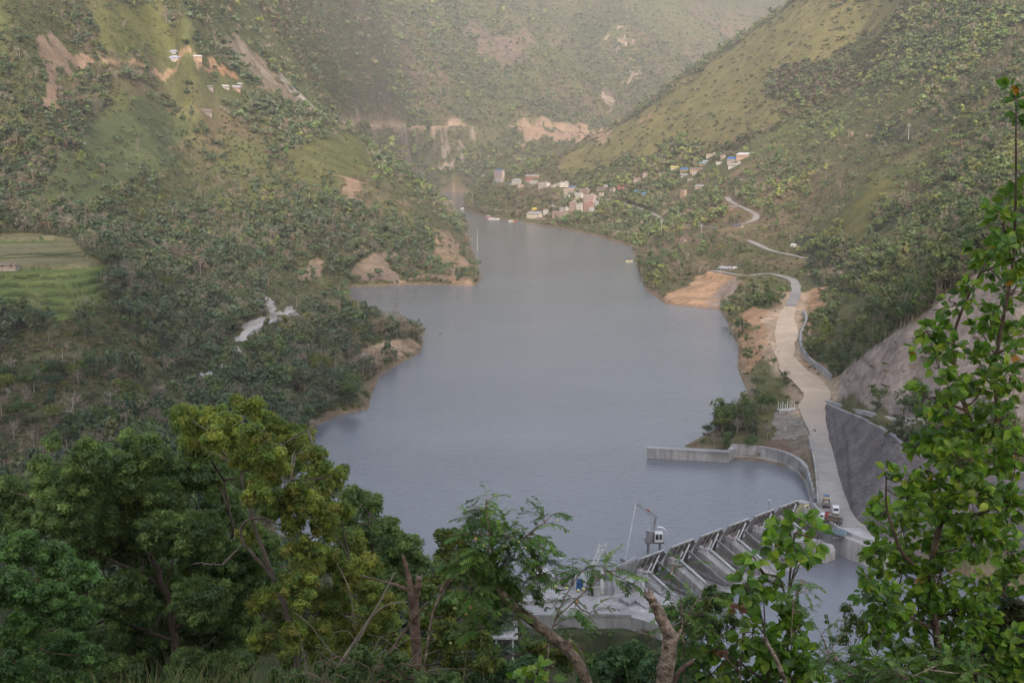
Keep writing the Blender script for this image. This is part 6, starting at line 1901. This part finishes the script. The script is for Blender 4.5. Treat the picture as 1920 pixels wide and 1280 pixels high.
broad_plant('dry_bush', 'withered reddish-brown leaf bunch among the green bush', 'dry leaves', [(1392,1145,13),(1402,1165,12),(1345,1215,9)], 12.0, .09, .8, np.array([(.26, .12, .07), (.20, .09, .06), (.30, .15, .10)]), [[(1385,1300,2),(1392,1220,2),(1395,1160,1.4)]], 55, M_BK3)

# feathery leaved plants
def feather(label, clumps, D, seed, trunk, pal, flowers=(), fl=7, plen=.15, group=None, name='feathery_tree'):
    r = np.random.default_rng(seed); k = bow(D)
    f0 = px3(trunk[0][0][0], trunk[0][0][1], D); base = np.array((f0[0], f0[1], gz(f0[0], f0[1])))
    t = thing(name, label, 'tree' if name.endswith('tree') else 'plant', base, 0, group)
    b = MB(base); tw = b; tl = []
    for ln in trunk:
        P = [px3(q[0], q[1], D) for q in ln]; rad = [q[2] * k for q in ln]
        if ln is trunk[0]: P = [np.array((P[0][0], P[0][1], base[2] - .3))] + P; rad = [rad[0]] + rad
        Pn = smooth_line(resample(P, max(6, len(P) * 4)), 1); rn = np.interp(np.linspace(0, 1, len(Pn)), np.linspace(0, 1, len(rad)), rad)
        b.tube(list(Pn), list(rn), 9); tl += list(Pn)
    tl = np.array(tl); CV = []; TT = []
    for cx, cy, rp in clumps:
        c = px3(cx, cy, D + r.uniform(-.4, .4)); R_ = rp * k
        j = int(np.argmin(np.linalg.norm(tl - c, axis=1)))
        tw.tube([tl[j], (tl[j] + c) / 2 + r.normal(size=3) * .1 * R_, c], [.010, .008, .005], 5)
        nf = max(4, int(2.0 * fl * (rp / 25) ** 1.5))
        for _ in range(nf):
            d = unit((r.normal(size=(1, 3)) * (1, .8, .8) + (0, 0, .45)))[0]
            s0 = c + d * R_ * .2; L = plen * (.9 + .6 * r.random())
            P = [s0]; dd = d.copy()
            for q in range(6):
                dd = dd + np.array((0, 0, -.14)); dd /= np.linalg.norm(dd); P.append(P[-1] + dd * L / 4)
            tw.tube([c] + P, [.004] + [.003] * 6 + [.0015], 3)
            col = pal[r.integers(0, len(pal))] * (.8 + .4 * r.random())
            for q in range(1, 7):
                tdir = P[q] - P[q - 1]; tdir /= np.linalg.norm(tdir)
                side = np.cross(tdir, (0, 0, 1.0)) + r.normal(size=3) * .2; side /= np.linalg.norm(side)
                for s in (-1, 1):
                    pd = unit((tdir * .65 + side * s + np.array((0, 0, -.25)))[None])[0]
                    pl = plen * .62 * (1 - .08 * q); m = 11
                    ts = (np.arange(m) + .7) / m * pl
                    pos = P[q] + pd * ts[:, None] + np.array((0, 0, -1)) * (ts[:, None] ** 2) * 2.0
                    ls = np.cross(pd, (0, .5, 1.0)); ls /= np.linalg.norm(ls)
                    for s2 in (-1, 1):
                        a = unit((ls * s2 + pd * .55)[None])[0]; w_ = pd
                        l_ = .024 * (.8 + .4 * r.random(m))[:, None] * (plen / .15); ww = .0062 * (plen / .15)
                        CV.append(np.stack([pos, pos + a * l_ * .5 + w_ * ww, pos + a * l_, pos + a * l_ * .5 - w_ * ww], 1).reshape(-1, 3)); TT.append(np.repeat((col * (.85 + .3 * r.random((m, 1)))), 4, 0))
    V = np.vstack(CV) - base; T = np.vstack(TT)
    mesh_np('foliage', V, quads(len(V) // 4), M_SMALLLEAF, t, tint=np.clip(T, 0, 1))
    b.build('trunk', M_BK1, t, True)
    for (fx, fy, fr, fc) in flowers:
        p = px3(fx, fy, D - .35)
        f = MB(base); f.sphere(p, fr * k * .8, 10, 8); f.build('flower', fc, t, True)
FPAL = np.array([(.065, .12, .03), (.085, .15, .035), (.055, .10, .03), (.11, .17, .04)]) * 2.1
M_POM = mat_plain('cream_pompom', (0.62, 0.60, 0.26), .9, .2, 60); M_POMO = mat_plain('orange_pompom', (0.60, 0.36, 0.16), .9, .2, 60)
feather('feathery-leaved tree with a thick leaning tan trunk and cream pompom flowers',
 [(912,938,14),(915,958,18),(900,975,20),(930,985,20),(885,1005,26),(950,1010,28),(995,1000,20),(1022,980,12),(1035,965,8),(912,1040,36),(962,1050,36),(1008,1055,20),(872,1055,26),(932,1085,36),(985,1090,28),(885,1105,30),(1020,1030,14),(940,1120,24),(1010,1080,18),(880,1150,22),(900,1180,22),(960,1145,16)], 12.0, 61,
 [[(1105,1300,19),(1098,1270,18),(1085,1240,17),(1062,1216,15),(1030,1188,13),(990,1158,11.5),(958,1132,10.5),(938,1108,10),(930,1090,6)],[(930,1095,5),(925,1040,3.5),(915,980,2.4),(912,940,1.5)],[(925,1040,3),(980,1010,2),(1020,980,1.2)],[(1062,1216,8),(1068,1206,9),(1072,1200,8)],[(895,1068,3),(860,1072,3),(835,1090,3.5),(825,1110,3)]],
 FPAL, [(945,1023,4,M_POM),(962,1010,4,M_POM),(908,1023,4.5,M_POM),(892,1010,3.5,M_POMO),(985,1027,3,M_POM),(972,1015,3,M_POM),(902,1115,5,M_POM),(882,1138,4.5,M_POMO),(874,1151,4.5,M_POMO),(853,1140,4,M_POM),(845,1205,3.5,M_POM),(1045,975,2.5,M_POM)], fl=8)
feather('loose feathery sprays reaching right in front of the intake machines',
 [(1075,1085,12),(1090,1072,11),(1110,1065,12),(1150,1070,12),(1130,1068,8),(1168,1085,12),(1040,1135,11),(1078,1140,11),(1105,1150,11),(1045,1170,12)], 11.5, 62,
 [[(1030,1300,3),(1025,1220,2.6),(1040,1160,2),(1062,1110,1.6),(1090,1070,1.2)],[(1040,1160,1.6),(1090,1115,1.2),(1140,1070,1)]], FPAL * 1.05,
 [(1042,1099,4,M_POM),(1062,1102,3.5,M_POM),(1084,1107,4.5,M_POM),(1094,1104,4.5,M_POM),(1082,1128,3.5,M_POMO)], fl=7, name='feathery_shrub')
feather('feathery shrub around the upright cut trunk', [(1275,1140,16),(1260,1180,20),(1290,1175,24),(1255,1090,6),(1280,1062,7),(1310,1150,20),(1285,1205,22),(1265,1225,20),(1335,1120,8)], 12.5, 63,
 [[(1285,1300,4),(1283,1230,3.4),(1278,1160,2.6),(1275,1100,1.6),(1262,1060,1)],[(1280,1170,2),(1310,1120,1.4)]], FPAL, fl=7, name='feathery_shrub')
feather('feathery fronds hanging at the bottom right', [(1600,1250,26),(1640,1262,28),(1580,1275,26),(1690,1265,30),(1740,1250,28),(1780,1235,24),(1660,1285,30),(1820,1262,26),(1550,1240,16),(1560,1215,12),(1540,1190,8)], 10.5, 64,
 [[(1660,1310,3),(1655,1285,2.6),(1640,1265,2)],[(1655,1285,2),(1590,1260,1.4),(1550,1215,1)],[(1655,1290,2),(1740,1255,1.4)]], FPAL * .85, fl=7, name='feathery_shrub')
feather('feathery twig standing in front of the downstream water', [(1502,1095,7),(1495,1110,8),(1512,1090,6),(1508,1108,7),(1488,1125,8),(1500,1150,8)], 12, 65, [[(1482,1300,1.6),(1484,1180,1.5),(1488,1110,1.2),(1505,1085,.9)]], FPAL, fl=7, plen=.10, name='feathery_shrub')

# cut trunks
def log(label, lines, D, mat, splinter=(), cat='cut trunk'):
    k = bow(D); f0 = px3(lines[0][0][0], lines[0][0][1], D); base = np.array((f0[0], f0[1], gz(f0[0], f0[1])))
    t = thing('cut_trunk', label, cat, base)
    for i, ln in enumerate(lines):
        P = [px3(q[0], q[1], D) for q in ln]; rad = [q[2] * k for q in ln]
        if i == 0: P = [np.array((P[0][0], P[0][1], base[2] - .3))] + P; rad = [rad[0]] + rad
        n = max(8, len(P) * 5)
        Pn = smooth_line(resample(P, n), 1); rn = np.interp(np.linspace(0, 1, n), np.linspace(0, 1, len(rad)), rad)
        r = np.random.default_rng(i + 3); rn = rn * (1 + .07 * r.normal(size=n)); Pn[1:-1] += r.normal(size=Pn[1:-1].shape) * rn.mean() * .07
        b = MB(base); b.tube(list(Pn), list(rn), 14); b.build('stem' if i == 0 else 'limb', mat, t, True)
    for (x0, y0, x1, y1, w_) in splinter:
        b = MB(base); b.tube([px3(x0, y0, D), px3(x1, y1, D)], [w_ * k, w_ * k * .15], 5); b.build('splinter', M_TWIG, t)
log('upright pale trunk sawn off with a stub leaning left towards the dam', [[(1243,1300,19),(1247,1250,18),(1255,1215,17),(1258,1185,15)],[(1258,1195,13),(1246,1170,12),(1234,1145,11),(1222,1122,9.5),(1214,1112,8)],[(1262,1205,6),(1270,1192,5),(1277,1180,3)]], 11.0, M_BK1,
    [(1214,1116,1206,1100,4),(1218,1114,1216,1098,3.5),(1222,1118,1226,1104,3)])
log('rough brown forked stump left of the feathery tree', [[(778,1300,11),(782,1240,10),(778,1180,10),(776,1130,10),(772,1105,9)],[(772,1115,8),(768,1085,6),(760,1060,4.5),(756,1042,3)],[(778,1125,8),(784,1100,7.5),(786,1082,6)],[(772,1108,4),(740,1095,3),(700,1085,2),(676,1078,1.2)]], 16.0, M_BK3,
    [(756,1046,754,1036,2),(784,1084,780,1074,3.5),(788,1084,792,1075,3)])
log('splintered grey-brown stake leaning in the green bush', [[(1480,1300,4),(1465,1255,4),(1448,1220,4.2),(1432,1195,4)]], 11.5, M_BK1, [(1436,1200,1428,1192,3),(1440,1203,1436,1190,3)])
log('broken reddish branch stub lying against the upright cut trunk', [[(1262,1300,5),(1264,1262,6),(1285,1246,6),(1300,1238,4)]], 11.2, M_BK3, [(1298,1238,1304,1234,3)])
def sticks(name, label, lines, D, mat, cat):
    k = bow(D); f0 = px3(lines[0][0][0], lines[0][0][1], D); base = np.array((f0[0], f0[1], gz(f0[0], f0[1])))
    b = MB(base)
    for ln in lines:
        P = [px3(q[0], q[1], D + (q[2] if len(q) > 3 else 0)) for q in ln]; rad = [q[-1] * k for q in ln]
        Pn = smooth_line(resample(P, len(P) * 4), 1); rn = np.interp(np.linspace(0, 1, len(Pn)), np.linspace(0, 1, len(rad)), rad)
        b.tube(list(Pn), list(rn), 5)
    o = b.build(name, mat); o.location = tuple(base); tag(o, label, cat)
sticks('dry_stick', 'long pale dry stem slanting up in front of the olive tree', [[(598,1310,4),(640,1240,3.6),(680,1180,3),(712,1130,2.2),(740,1072,1.2)]], 11, M_TWIG, 'dry stem')  # loose dry sticks and stems, no reeds among them
sticks('dry_stick', 'brown slanting stem rising towards the forked stump', [[(690,1310,3.6),(720,1240,3.2),(760,1180,3),(800,1130,2)]], 12, M_BK3, 'dry stem')
sticks('dry_stick', 'arched thin pale stem bending right over the scrub', [[(640,1260,2),(670,1205,1.8),(700,1150,1.6),(730,1130,1.4),(765,1128,1)],[(665,1180,1.2),(660,1130,1.1),(650,1090,1),(632,1055,.8)]], 11.5, M_TWIG, 'dry stem')
sticks('dry_stick', 'brown arching branch from the feathery tree down to the left', [[(790,1290,2.5),(810,1150,2.6),(830,1105,3),(860,1075,3.2),(890,1066,3)]], 12.1, M_BK1, 'dry stem')
_r = np.random.default_rng(8); _l = []
for _ in range(26):
    x = _r.uniform(560, 800); y = 1295; h = _r.uniform(40, 150); lean = _r.normal() * 45
    _l.append([(x, y, 1.2), (x + lean * .3, y - h * .5, 1.0), (x + lean * .9 + _r.normal() * 8, y - h * .85, .8), (x + lean * 1.5, y - h * (.8 + .25 * _r.random()), .4)])
sticks('dry_scrub', 'tangle of thin grey leafless stems at the bottom left of centre', _l, 10.5, M_TWIG, 'scrub')
_l = []
for _ in range(16):
    x = _r.uniform(600, 780); y = _r.uniform(1240, 1290); an = _r.uniform(-.5, .5) + (PI if _r.random() < .5 else 0); L = _r.uniform(30, 80)
    _l.append([(x, y, 1.6), (x + math.cos(an) * L * .5, y - abs(math.sin(an)) * L * .5 - 6, 1.4), (x + math.cos(an) * L, y - math.sin(an) * L * .4, .8)])
sticks('dry_scrub', 'heap of fallen brown twigs at the foot of the forked stump', _l, 10.0, M_BK3, 'scrub')
def grass():
    r = np.random.default_rng(9); n = 5200
    px_ = np.r_[r.uniform(150, 600, 3600), r.uniform(560, 1500, 1600)]
    D = r.uniform(7.5, 11.5, n); x = (px_ - 960) / F * D
    hgt = np.where(px_ < 600, r.uniform(.15, .62, n), r.uniform(.1, .45, n)) * (0.7 + .5 * vnoise(px_ / 40, D, 3))
    z0 = np.array([CZ + (ray(p, 1290)[2] / ray(p, 1290)[1]) * d for p, d in zip(px_, D)])
    z0 = np.minimum(z0 - .25, z0)
    g0 = near_hill(x, D)
    lean = r.normal(size=(n, 2)) * .22
    hh = (z0 - g0) + hgt * .55
    w_ = .004 + .004 * r.random(n)
    V = np.zeros((n, 8, 3)); 
    for q, (f, wf) in enumerate(((0, 1), (.55, .9), (.85, .6), (1, .06))):
        cx = x + lean[:, 0] * hh * f ** 2.5; cy = D + lean[:, 1] * hh * f ** 2.5; cz = g0 + hh * (f - .06 * f ** 3)
        V[:, q * 2] = np.stack([cx - w_ * wf, cy, cz], 1); V[:, q * 2 + 1] = np.stack([cx + w_ * wf, cy, cz], 1)
    b = np.arange(n)[:, None] * 8
    Q = np.concatenate([b + np.array((q * 2, q * 2 + 1, q * 2 + 3, q * 2 + 2)) for q in range(3)])
    pal = np.array([(.09, .13, .035), (.14, .15, .05), (.07, .11, .03), (.20, .18, .08)])
    T = (pal[r.integers(0, 4, n)] * (.7 + .5 * r.random((n, 1)))).repeat(8, 0)
    o = mesh_np('tall_grass', V.reshape(-1, 3), Q, M_SMALLLEAF, tint=T)
    tag(o, 'tall seeding grass along the bottom edge of the slope', 'grass', kind='stuff')
grass()
# ------------------------------------------------------------------ air
def build_haze():
    m = bpy.data.materials.new('valley_haze'); m.use_nodes = True
    n = m.node_tree; n.nodes.clear()
    v = n.nodes.new('ShaderNodeVolumePrincipled'); o = n.nodes.new('ShaderNodeOutputMaterial')
    v.inputs['Color'].default_value = (0.98, 0.935, 0.965, 1)
    v.inputs['Density'].default_value = HAZE
    v.inputs['Anisotropy'].default_value = 0.2
    lk(n, v.outputs[0], o.inputs['Volume'])
    b = MB()
    b.box((0, 2190, 820), (13000, 6900, 1680))
    h = b.build('haze', m)
    h['kind'] = 'stuff'
HAZE = 0.00014
build_haze()
